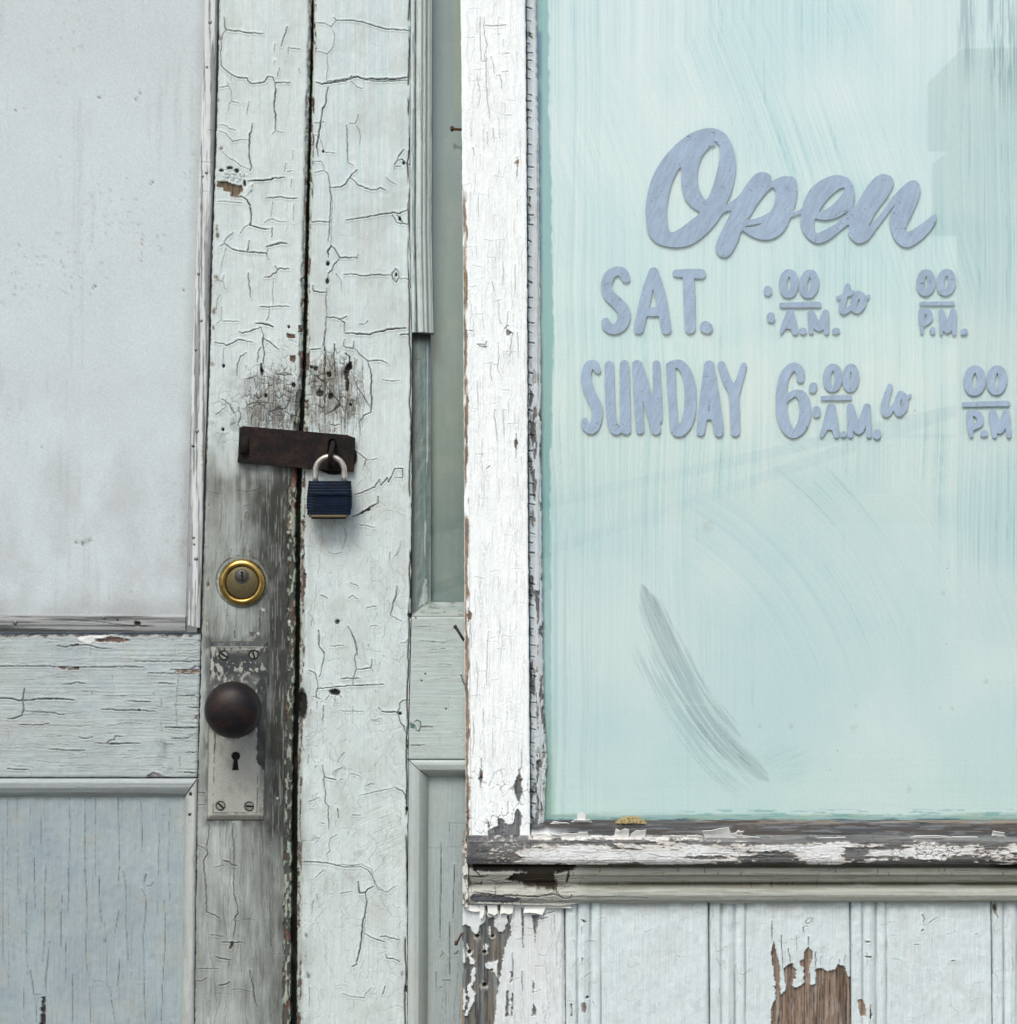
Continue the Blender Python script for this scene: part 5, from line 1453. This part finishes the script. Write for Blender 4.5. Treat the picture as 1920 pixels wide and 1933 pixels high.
# curls of paint on the sill and the post
def flake(x0, x1, y0, y1, d, curl, seed, name='paint_flake', parent=None, tilt=0):
    rng = random.Random(seed)
    nx, ny = 4, 3
    v, f = [], []
    p, q = rng.uniform(0.55, 1.0), rng.uniform(0.35, 1.0)
    s0, s1 = rng.uniform(-0.12, 0.25), rng.uniform(-0.25, 0.12)
    for j in range(ny):
        t = j / (ny - 1)
        for i in range(nx):
            u = i / (nx - 1)
            x = x0 + (x1 - x0) * (u + t * (s0 * (1 - u) + s1 * u)) + tilt * t
            y = y1 - (y1 - y0) * t * (p + (q - p) * u + rng.uniform(-0.12, 0.12)) + rng.uniform(-0.4, 0.4)
            v.append(P(x, y, d + curl * (t * t * 0.8 + 0.25 * math.sin(u * 3.1) * t) + rng.uniform(-0.3, 0.3)))
    for j in range(ny - 1):
        for i in range(nx - 1):
            a = j * nx + i
            f.append((a, a + 1, a + nx + 1, a + nx))
    ob = mesh(name, v, f, M_FLAKE, parent or sw, False)
    md = ob.modifiers.new('thickness', 'SOLIDIFY')
    md.thickness = 0.0006
    return ob
for i, (x0, x1, y0, y1, cu) in enumerate(((1008, 1040, 1570, 1584, 3), (1037, 1063, 1563, 1584, 5), (1062, 1088, 1561, 1585, 6), (1087, 1113, 1565, 1585, 7), (1112, 1158, 1578, 1586, 3), (1158, 1186, 1562, 1584, 8), (1185, 1217, 1566, 1586, 7), (1215, 1262, 1580, 1586, 2), (1262, 1292, 1575, 1585, 5), (1299, 1328, 1573, 1586, 6), (1331, 1384, 1563, 1583, 9), (1380, 1400, 1568, 1586, 5), (1402, 1438, 1577, 1583, 2), (1540, 1600, 1579, 1585, 1.5), (1710, 1802, 1575, 1584, 3), (1800, 1850, 1578, 1584, 2), (1872, 1895, 1568, 1578, 5))):
    flake(x0, x1, y0, y1, 107, cu, 30 + i)
flake(1090, 1105, 1530, 1553, 62, 3, 60)
flake(1078, 1118, 1547, 1552, 66, 6, 61)
flake(1036, 1076, 1551, 1556, 66, 3, 62)
flake(1384, 1400, 1566, 1575, 106, 7, 63, tilt=6)

# nails driven through the edge of the post
tube('nail', [(851, 243, 60, 4.6), (852.5, 243, 60.3, 5.6), (854.5, 243.2, 61, 5.4), (857, 243.6, 62, 2.6), (880, 245.5, 72, 2.4)], 3, M_RNAIL, sw, 12)
tube('nail', [(858, 1181, 48, 3.4), (860, 1184, 48.4, 3.4), (861.5, 1186, 49, 2.8), (866, 1193, 53, 2.6), (876, 1209, 62, 2.6)], 3, M_DARK, sw, 12)
tube('nail', [(870, 1271.5, 94, 3.8), (870.6, 1273, 94, 3.8), (871, 1275, 94, 1.7), (877, 1293, 91, 1.6)], 2, M_STEEL, sw, 12)
tube('nail', [(858, 1780, 84, 4.2), (862, 1780.5, 84, 4.4), (864, 1777, 83, 2), (872, 1762, 82, 1.8)], 2, M_RNAIL, sw, 12)

# lettering ------------------------------------------------------------------------
LC = np.array((0.335, 0.435, 0.545))
def lcol(x, y):
    k = 1 + 0.30 * (fbm(x / 4 + y / 9, y / 22 - x / 40, 701, 3) - 0.5) + 0.18 * (fbm(x / 40, y / 40, 702, 3) - 0.5)
    c = LC[None] * k[:, None]
    sp = (vn(x / 1.5, y / 1.5, 703) > 0.985) | (np.abs(fbm(x / 40, y / 26, 704, 3) - 0.5) < 0.0015)
    c[sp] *= 0.45
    return c
LD = GD + 0.3
def word(text, zx, zy, zs, parent, letters):
    for name, strokes in letters:
        st = [[(zx + a / zs, zy + b / zs, r / zs) for a, b, r in s] for s in strokes]
        q = [p for s in st for p in s]
        bx = (min(p[0] - p[2] for p in q) - 3, min(p[1] - p[2] for p in q) - 3, max(p[0] + p[2] for p in q) + 3, max(p[1] + p[2] for p in q) + 3)
        o = contour_mesh(name, bx, 1.3, lambda X, Y: sdf_strokes(X, Y, st), LD, 0.2, M_LETTER, parent, lcol, 0.45, int(q[0][0]))

word_open = [[(480, 125), (530, 135), (570, 160), (600, 210), (620, 270), (627, 340), (618, 420), (600, 490), (572, 556), (615, 532), (650, 500), (690, 440), (740, 385), (780, 375), (810, 382), (828, 400), (826, 428), (855, 412), (900, 398), (945, 400), (968, 420), (976, 470), (968, 535), (955, 598), (1000, 580), (1012, 545), (1050, 470), (1110, 420), (1180, 393), (1235, 396), (1278, 425), (1300, 480), (1297, 530), (1290, 578), (1320, 545), (1345, 495), (1400, 420), (1440, 390), (1470, 385), (1505, 398), (1522, 425), (1512, 465), (1480, 520), (1420, 600), (1385, 665), (1382, 680), (1410, 655), (1460, 595), (1520, 510), (1590, 440), (1630, 420), (1660, 433), (1673, 470), (1660, 530), (1630, 600), (1600, 660), (1588, 712), (1630, 700), (1700, 652), (1756, 612), (1760, 650), (1720, 715), (1660, 770), (1610, 798), (1570, 795), (1530, 760), (1505, 700), (1497, 640), (1512, 590), (1538, 545), (1490, 605), (1430, 685), (1380, 752), (1340, 776), (1310, 775), (1280, 750), (1264, 715), (1268, 672), (1230, 695), (1170, 745), (1120, 773), (1080, 776), (1040, 752), (1005, 705), (992, 650), (995, 610), (960, 622), (935, 635), (910, 690), (870, 733), (820, 756), (770, 756), (710, 735), (662, 708), (640, 760), (610, 820), (585, 850), (560, 858), (530, 845), (513, 810), (520, 770), (550, 700), (585, 630), (598, 592), (550, 610), (520, 655), (450, 732), (370, 786), (290, 801), (200, 785), (142, 740), (120, 660), (117, 560), (145, 430), (200, 320), (275, 230), (345, 172), (410, 138)],
    [(315, 345), (275, 410), (250, 490), (236, 580), (242, 670), (262, 716), (320, 688), (380, 640), (424, 604), (375, 570), (335, 515), (317, 430)],
    [(528, 212), (480, 233), (435, 285), (412, 360), (412, 440), (434, 500), (462, 530), (495, 460), (520, 370), (537, 280)],
    [(840, 460), (800, 488), (755, 545), (718, 605), (694, 645), (745, 635), (800, 612), (835, 580), (850, 530), (851, 490)],
    [(675, 684), (720, 673), (775, 664), (745, 680), (705, 687)],
    [(1240, 461), (1195, 480), (1135, 540), (1100, 598), (1150, 578), (1205, 530), (1235, 490)],
    [(1078, 637), (1115, 645), (1165, 643), (1220, 622), (1268, 590), (1225, 640), (1170, 680), (1120, 708), (1083, 719), (1070, 692), (1072, 660)],
    [(345, 182), (360, 178), (375, 181), (360, 187)], [(478, 149), (495, 145), (515, 150), (500, 156)], [(468, 230), (490, 222), (510, 208), (500, 200), (520, 202), (528, 208), (500, 226), (480, 234)]]
def z5(q):
    return [(1180 + x / 3.0, 200 + y / 3.0) for x, y in q]
polys = [z5(closed_smooth(q, 4)) for q in word_open[:7]] + [z5(q) for q in word_open[7:]]
row = bpy.data.objects.new('lettering', None)
def letter_row(label):
    o = bpy.data.objects.new('lettering', None)
    o.empty_display_size = 0.02
    scene.collection.objects.link(o)
    o.parent = sw
    o.matrix_parent_inverse = Matrix.Translation(-Vector(sw.location))
    o['label'] = label
    return o
bpy.data.objects.remove(row)
r0 = letter_row('large blue script word Open')
contour_mesh('script_word', (1212, 236, 1772, 492), 1.5, lambda X, Y: sdf_polys(X, Y, polys), LD, 0.2, M_LETTER, r0, lcol, 0.35, 3)
r1 = letter_row('blue painted line SAT. :00 A.M. to 00 P.M.')
Z6 = (1080, 480, 4.569)
word('SAT.', *Z6, r1, [
    ('letter', [[(465, 205, 38), (435, 158, 42), (380, 145, 38), (318, 190, 46), (295, 270, 48), (320, 350, 50), (390, 420, 52), (445, 490, 54), (442, 570, 54), (405, 628, 48), (350, 648, 40), (305, 622, 42), (290, 585, 38)]]),
    ('letter', [[(690, 152, 30), (640, 350, 46), (572, 645, 42)], [(705, 152, 40), (760, 350, 48), (815, 648, 42)], [(620, 495, 38), (780, 495, 38)]]),
    ('letter', [[(895, 162, 30), (1000, 165, 38), (1112, 168, 42)], [(1003, 185, 48), (1012, 400, 50), (1018, 638, 46)]]),
    ('full_stop', [[(1150, 625, 50), (1164, 634, 50)]])])
Z7 = (1420, 480, 3.838)
def oval(cx, cy, rx, ry, hw, slant=0.05, thick=1.0):
    out = []
    for k in range(25):
        a = 2 * math.pi * k / 24
        y = -ry * math.cos(a)
        out.append((cx + rx * math.sin(a) - slant * y, cy + y, hw * (0.82 + 0.32 * abs(math.sin(a)) * thick)))
    return [out]
def am(x, y, w, h):
    return [('letter', [[(x + .40 * w * .45, y, 25), (x + 8, y + h, 15)], [(x + .42 * w * .45, y, 28), (x + .45 * w - 8, y + h - 4, 24)], [(x + 22, y + h * .72, 17), (x + .45 * w - 20, y + h * .72, 17)]])]
word('A.M.', *Z7, r1, [
    ('colon_dot', [[(113, 260, 31), (113, 270, 31)]]), ('colon_dot', [[(135, 450, 30), (136, 465, 30)]]),
    ('numeral', oval(265, 212, 42, 82, 26)), ('numeral', oval(412, 214, 42, 82, 26, 0.1)),
    ('underline', [[(212, 368, 18), (480, 364, 21)]]),
    ('letter', [[(268, 425, 22), (240, 500, 24), (208, 566, 11)], [(276, 425, 27), (296, 500, 27), (312, 560, 24)], [(238, 522, 17), (300, 522, 17)]]),
    ('full_stop', [[(365, 556, 24), (371, 556, 24)]]),
    ('letter', [[(424, 428, 24), (426, 560, 19)], [(430, 430, 26), (485, 530, 28), (532, 425, 25)], [(534, 425, 23), (538, 562, 19)]]),
    ('full_stop', [[(600, 557, 22), (614, 554, 22)]]),
    ('script_word', [[(694, 230, 19), (662, 330, 21), (648, 395, 23), (668, 416, 20), (716, 385, 17)], [(618, 316, 12), (700, 286, 17), (735, 272, 12)], [(768, 290, 24), (738, 340, 24), (742, 395, 24), (770, 405, 22), (800, 360, 24), (800, 305, 22), (770, 285, 22)], [(800, 330, 18), (846, 300, 10)]]),
    ('numeral', oval(1258, 205, 41, 76, 25)), ('numeral', oval(1405, 203, 42, 76, 25, 0.08)),
    ('underline', [[(1222, 357, 13), (1455, 355, 15)]]),
    ('letter', [[(1226, 412, 20), (1228, 480, 22), (1229, 566, 10)], [(1230, 410, 16), (1278, 420, 21), (1284, 470, 22), (1236, 508, 18)]]),
    ('full_stop', [[(1307, 547, 20), (1307, 560, 20)]]),
    ('letter', [[(1370, 418, 20), (1369, 572, 12)], [(1372, 420, 22), (1414, 545, 26), (1456, 412, 20)], [(1460, 412, 20), (1463, 572, 15)]]),
    ('full_stop', [[(1531, 561, 23), (1539, 559, 23)]])])
r2 = letter_row('blue painted line SUNDAY 6:00 A.M. to 00 P.M.')
word('SUNDAY', *Z6, r2, [
    ('letter', [[(220, 1000, 28), (196, 955, 36), (150, 958, 40), (122, 1030, 42), (128, 1120, 46), (170, 1230, 48), (210, 1320, 50), (210, 1420, 46), (185, 1492, 44), (150, 1512, 36), (113, 1475, 34), (108, 1435, 28)]]),
    ('letter', [[(320, 960, 40), (325, 1200, 42), (338, 1400, 42), (372, 1508, 44), (415, 1500, 30), (440, 1480, 20)], [(450, 953, 40), (455, 1200, 44), (464, 1510, 44)]]),
    ('letter', [[(560, 953, 42), (570, 1250, 40), (585, 1515, 34)], [(572, 960, 40), (640, 1200, 44), (695, 1370, 52), (722, 1510, 44)], [(726, 948, 32), (735, 1200, 38), (738, 1420, 40)]]),
    ('letter', [[(848, 962, 38), (860, 1200, 37), (880, 1480, 38)], [(858, 948, 30), (935, 952, 38), (998, 1050, 46), (1020, 1200, 49), (1010, 1380, 52), (965, 1495, 48), (912, 1540, 34), (872, 1505, 30)]]),
    ('letter', [[(1178, 955, 38), (1150, 1200, 44), (1108, 1530, 36)], [(1190, 955, 38), (1225, 1250, 48), (1265, 1530, 42)], [(1120, 1392, 34), (1240, 1392, 34)]]),
    ('letter', [[(1290, 955, 35), (1340, 1100, 38), (1392, 1210, 42), (1407, 1530, 40)], [(1482, 960, 26), (1432, 1120, 34), (1396, 1220, 40)]])])
word('6:00', *Z7, r2, [
    ('numeral', [[(350, 905, 27), (345, 845, 31), (300, 815, 31), (245, 860, 34), (216, 960, 38), (211, 1080, 41), (226, 1200, 41), (265, 1278, 37), (308, 1298, 32), (362, 1240, 40), (386, 1130, 41), (366, 1035, 38), (318, 1005, 24), (270, 1028, 22), (240, 1062, 18)]]),
    ('colon_dot', [[(443, 956, 29), (437, 976, 29)]]), ('colon_dot', [[(466, 1128, 29), (465, 1154, 29)]]),
    ('numeral', oval(583, 895, 42, 82, 25)), ('numeral', oval(713, 895, 34, 82, 24)),
    ('underline', [[(512, 1042, 17), (705, 1038, 19)]]),
    ('letter', [[(564, 1110, 25), (540, 1220, 26), (502, 1312, 15)], [(576, 1110, 30), (594, 1220, 29), (611, 1312, 19)], [(545, 1252, 19), (606, 1252, 19)]]),
    ('full_stop', [[(657, 1306, 21), (664, 1303, 21)]]),
    ('letter', [[(708, 1108, 24), (712, 1312, 19)], [(714, 1110, 26), (772, 1275, 30), (830, 1108, 26)], [(834, 1106, 24), (846, 1312, 19)]]),
    ('full_stop', [[(906, 1294, 28), (904, 1312, 28)]]),
    ('script_word', [[(998, 955, 19), (964, 1070, 26), (958, 1130, 26), (975, 1158, 22), (1015, 1115, 17), (1040, 1075, 12)], [(1072, 1010, 22), (1050, 1070, 22), (1050, 1130, 24), (1072, 1152, 22), (1104, 1105, 22), (1106, 1040, 22), (1080, 1010, 20)], [(1100, 1058, 16), (1146, 1022, 10)]]),
    ('numeral', oval(1612, 915, 48, 86, 28)), ('numeral', oval(1772, 912, 44, 84, 27)),
    ('underline', [[(1535, 1088, 17), (1850, 1080, 20)]]),
    ('letter', [[(1574, 1152, 23), (1578, 1230, 24), (1588, 1316, 13)], [(1580, 1150, 18), (1640, 1162, 24), (1650, 1222, 24), (1592, 1258, 20)]]),
    ('full_stop', [[(1674, 1300, 23), (1686, 1296, 23)]]),
    ('letter', [[(1740, 1150, 24), (1757, 1314, 18)], [(1745, 1150, 26), (1790, 1270, 30), (1840, 1150, 26)], [(1842, 1150, 24), (1862, 1312, 18)]])])

# dry moss tuft in the corner of the sill
mo = root('moss_tuft', 'small tuft of dry brown moss lying on the sill against the glass', 'moss', P(1193, 1555, 66))
rng = random.Random(4)
vv, ff = [], []
for _ in range(900):
    a, r_ = rng.uniform(0, 6.28), rng.random() ** 0.6
    x = 1191 + 25 * r_ * math.cos(a) + rng.gauss(0, 1.5)
    hgt = 12 * max(0.0, 1 - (r_ * math.cos(a)) ** 2)
    y = 1554 - hgt * rng.random()
    d0 = 62 + 10 * rng.random()
    L, an = rng.uniform(3, 8), rng.uniform(-0.8, 0.8)
    dx, dy, dd = L * math.cos(an), L * math.sin(an) * 0.7, rng.uniform(-3, 3)
    w = rng.uniform(0.35, 0.7)
    o = len(vv)
    vv += [P(x - dx, y - dy, d0 - dd), P(x, y - w + rng.uniform(-1.5, 0), d0 + 1), P(x + dx, y + dy, d0 + dd), P(x, y + w, d0 + 1.5)]
    ff.append((o, o + 1, o + 2, o + 3))
mesh('tuft', vv, ff, M_MOSS, mo)

# ------------------------------------------------------------------ boarded wall under the window
wl = root('wall', 'white beaded board wall below the window sill, paint peeling to bare wood at its corner', 'wall', P(1400, 2990, 80))
def f_board(x0, seed):
    def fn(F):
        F.paint(BOARDP, True, seed, 0.35, 0.07)
        u = F.X - x0
        F.h += np.interp(u, [0, 2, 3.5, 20, 23, 25.5, 28, 36, 45, 48, 50.5, 53, 60, 66, 68.5, 71, 74, 266, 270, 272],
                         [-8, -3, 0, 0, -3.5, -4, -1, 2, -1, -4, -4, -1, 1, 0, -3, -3, 0, 0, -1, -6])
        g = np.maximum.reduce([np.clip(1.4 - np.abs(u - c) / w, 0, 1) for c, w in ((1, 2.0), (24, 1.8), (49, 2.2), (69, 1.6))])
        F.dirt(g * (0.35 + 0.45 * ss(0.4, 0.65, fbm(F.X / 5, F.Y / 60, seed + 1, 3))) * 0.8, (0.14, 0.15, 0.15))
        F.dirt(ss(40, 4, F.Y - 1703) * 0.35 * ss(0.3, 0.6, fbm(F.X / 24, F.Y / 14, seed + 2, 3)), (0.27, 0.27, 0.21))
        F.h += 0.9 * (fbm(F.X / 16, F.Y / 22, seed + 3, 4) - 0.5) * 2
        F.hairs(16, 26, True, seed + 4, (x0 + 70, 1710, x0 + 270, 1930), 0.28, 0.35)
        F.hairs(12, 22, False, seed + 5, (x0, 1720, x0 + 270, 1930), 0.4, 0.5, 0.4)
        F.hairs(10, 30, True, seed + 6, (x0 + 4, 1710, x0 + 66, 1930), 0.5, 0.5)
        if x0 < 1100:
            F.loss(F.poly([(805, 1010), (825, 1010), (845, 1030), (830, 1035)], 860, 1440, 3.427, 0.5, 1), (0.06, 0.055, 0.05), True, 2)
            F.loss(F.poly([(810, 1560), (835, 1545), (850, 1560), (840, 1620), (815, 1610)], 860, 1440, 3.427, 0.8, 1), (0.17, 0.16, 0.16), True, 2)
            F.loss(F.poly([(745, 1555), (755, 1560), (755, 1640), (745, 1640)], 860, 1440, 3.427, 0.5, 1), (0.17, 0.16, 0.16), True, 2)
            F.hole(1109, 1883, 2.4)
            F.cracks('815,1260 830,1270; m 820,1265 820,1285; 890,1545 900,1580; 765,1150 768,1160; 815,1060 820,1110', 860, 1440, 3.427)
        elif x0 < 1400:
            q = [(270, 1265), (285, 1200), (300, 1260), (320, 1330), (330, 1390), (325, 1500), (340, 1555), (375, 1520), (355, 1420), (355, 1380), (405, 1340), (435, 1390), (440, 1450), (420, 1455), (410, 1505), (440, 1510), (490, 1480), (490, 1375), (460, 1360), (460, 1330), (490, 1310), (495, 1260), (520, 1242), (545, 1270), (548, 1310), (530, 1380), (535, 1490), (565, 1490), (570, 1385), (610, 1378), (650, 1400), (700, 1390), (715, 1355), (755, 1360), (790, 1440), (812, 1430), (830, 1700), (830, 2400), (270, 2400), (270, 1660), (275, 1620), (300, 1590), (300, 1520), (278, 1500), (298, 1498)]
            lm = F.poly(q, 1380, 1440, 3.554, 1.0, 811)
            F.loss(lm, (0.205, 0.150, 0.110), True, 812, 2.4, 1.5)
            F.mix((0.36, 0.32, 0.28), lm * ss(0.56, 0.68, fbm(F.X / 2.0, F.Y / 50, 813, 3)) * 0.6)
            F.mix((0.08, 0.05, 0.035), lm * ss(0.60, 0.70, fbm(F.X / 1.8, F.Y / 70, 814, 3)) * 0.6)
            F.cracks('m 275,1065 275,1130 280,1200; 275,1110 290,1115; m 338,1160 340,1230 348,1330 350,1390; m 385,1250 400,1340; 442,1160 442,1250; m 520,1170 522,1245; m 485,1105 490,1140; m 570,1270 570,1380; 605,1300 605,1375; 728,1320 725,1355; 765,1290 760,1350; 520,1050 500,1060 505,1080 540,1075 545,1045 515,1040; 490,1100 515,1095', 1380, 1440, 3.554, 0.8)
        elif x0 < 1700:
            F.loss(F.poly([(850, 1590), (875, 1585), (900, 1620), (908, 1700), (870, 1700), (850, 1610)], 1380, 1440, 3.554, 0.7, 821), (0.25, 0.19, 0.14), True, 2, 2)
            F.loss(F.poly([(932, 1620), (945, 1625), (945, 1720), (930, 1720)], 1380, 1440, 3.554, 0.5, 822), (0.10, 0.09, 0.08), True, 2, 2)
            F.cracks('M 905,1203 930,1201; M 905,1302 940,1303; m 1285,1020 1300,1050 1290,1070; 1330,1075 1380,1040; M 1280,1130 1290,1120; 1640,1155 1650,1148; m 1480,1330 1500,1328; 1230,1220 1260,1221', 1380, 1440, 3.554, 0.5)
        else:
            F.loss(F.poly([(1755, 960), (1775, 930), (1785, 960), (1780, 1010), (1800, 1045), (1770, 1020)], 1380, 1440, 3.554, 1, 831), (0.06, 0.06, 0.055), True, 2, 2)
        F.edge(2, 4, 'lr')
    return fn
for i, x0 in enumerate((1066, 1338.5, 1605, 1871.5, 2143, 2415)):
    relief('board', wl, M_V, [(1702, x0), (1910, x0 + 2.5)], [(1702, x0 + (271.5, 265.5, 265.5, 270.5, 271, 271)[i]), (1910, x0 + 2.5 + (271.5, 265.5, 265.5, 270.5, 271, 271)[i])], 1702, BOT, 88, 1.6 if i < 4 else 6, f_board(x0, 801 + 10 * i), 60)

def f_corner(F):
    F.paint((0.66, 0.71, 0.71), True, 851, 0.4, 0.07)
    GW = (0.130, 0.142, 0.142)
    main = F.poly([(20, 1065), (60, 1045), (100, 1075), (140, 1125), (165, 1050), (190, 1030), (200, 965), (215, 1000), (255, 1000), (250, 1050), (270, 1095), (305, 1105), (345, 1010), (362, 975), (355, 1060), (365, 1120), (340, 1135), (325, 1180), (310, 1250), (300, 1330), (290, 1400), (270, 1500), (255, 1640), (250, 2200), (20, 2200)], 860, 1440, 3.427, 1.6, 852)
    isl = np.maximum.reduce([F.poly(q, 860, 1440, 3.427, 1.5, 853) for q in (
        [(75, 1160), (95, 1250), (125, 1290), (130, 1310), (100, 1300), (70, 1230)], [(110, 1330), (135, 1340), (130, 1400), (105, 1450), (130, 1500), (110, 1560), (80, 1640), (60, 1640), (90, 1540), (75, 1450), (100, 1420)],
        [(190, 1300), (275, 1280), (270, 1390), (235, 1340), (200, 1330)], [(215, 1050), (230, 1110), (255, 1130), (235, 1140), (215, 1110)], [(190, 1170), (215, 1190), (205, 1240), (180, 1235)], [(75, 1200), (110, 1230), (90, 1250)], [(45, 1450), (70, 1500), (60, 1600), (45, 1600)], [(48, 1190), (66, 1230), (60, 1300), (46, 1290)])])
    lm = main * (1 - isl)
    F.loss(lm, GW, True, 854, 2.2, 1.3)
    F.mix((0.20, 0.165, 0.11), lm * ss(0.5, 0.68, fbm(F.X / 9, F.Y / 60, 855, 3)) * 0.5)
    F.mix((0.06, 0.05, 0.045), lm * ss(0.60, 0.7, fbm(F.X / 2.2, F.Y / 60, 856, 3)) * 0.7)
    for q in ([(425, 925), (440, 960), (440, 1140), (432, 1140)], [(495, 985), (545, 985), (515, 1145)], [(358, 1350), (375, 1350), (375, 1400), (355, 1430), (362, 1390)], [(495, 1400), (512, 1450), (505, 1490), (498, 1450)], [(330, 1480), (345, 1470), (345, 1640), (322, 1640)], [(365, 1490), (376, 1495), (372, 1640), (360, 1640)], [(505, 1555), (525, 1600), (520, 1640), (490, 1640)],
              [(275, 920), (292, 920), (290, 985), (280, 985)], [(190, 920), (220, 930), (200, 975)], [(330, 990), (350, 985), (340, 1040)]):
        F.loss(F.poly(q, 860, 1440, 3.427, 0.8, 857), GW, True, 858, 2.2, 1)
    F.cracks('m 190,1040 190,1430; m 436,1130 438,1200; m 515,1140 515,1170; m 432,1350 432,1480; m 370,1230 372,1350; m 545,1010 600,1000; 250,1060 255,1100; m 560,985 640,960; m 440,940 440,1100; 640,985 645,1100', 860, 1440, 3.427, 0.8)
    F.hairs(45, 60, True, 859, (940, 1710, 1066, 1930), 0.4, 0.45)
    for x, y, r in ((901, 1767, 3.6), (930, 1768, 3), (886, 1797, 3.8), (915, 1797, 3.6), (915, 1860, 4), (929, 1831, 2)):
        F.mix((0.62, 0.60, 0.52), F.ell(x, y + 2, r * 2.2, r * 2.4, 0.5, int(x), 4) * 0.8)
        F.hole(x, y, r, r, 6, 0.1)
    F.mix((0.36, 0.22, 0.10), ss(5, 1, F.el) * ss(1850, 1880, F.Y) * 0.7)
    F.h += np.interp(F.er, [0, 3, 6], [-6, -2, 0])
    F.edge(3, 3, 'l')
relief('corner_board', wl, M_V, [(1640, 874), (1900, 872)], [(1702, 1064.5), (1900, 1067)], 1700, BOT, 86, 1.5, f_corner, 81, 'corner board peeled to grey wood with nail holes', ragged=0.8)
# strips of paint hanging loose under the moulding
for i, (x0, x1, y0, y1, cu) in enumerate(((876, 903, 1708, 1726, 1.6), (905, 915, 1708, 1740, 2), (920, 938, 1708, 1734, 2), (946, 970, 1708, 1728, 2), (992, 1034, 1709, 1726, 4), (1036, 1076, 1709, 1717, 4))):
    flake(x0, x1, y1, y0, 90, cu, 80 + i, parent=wl)
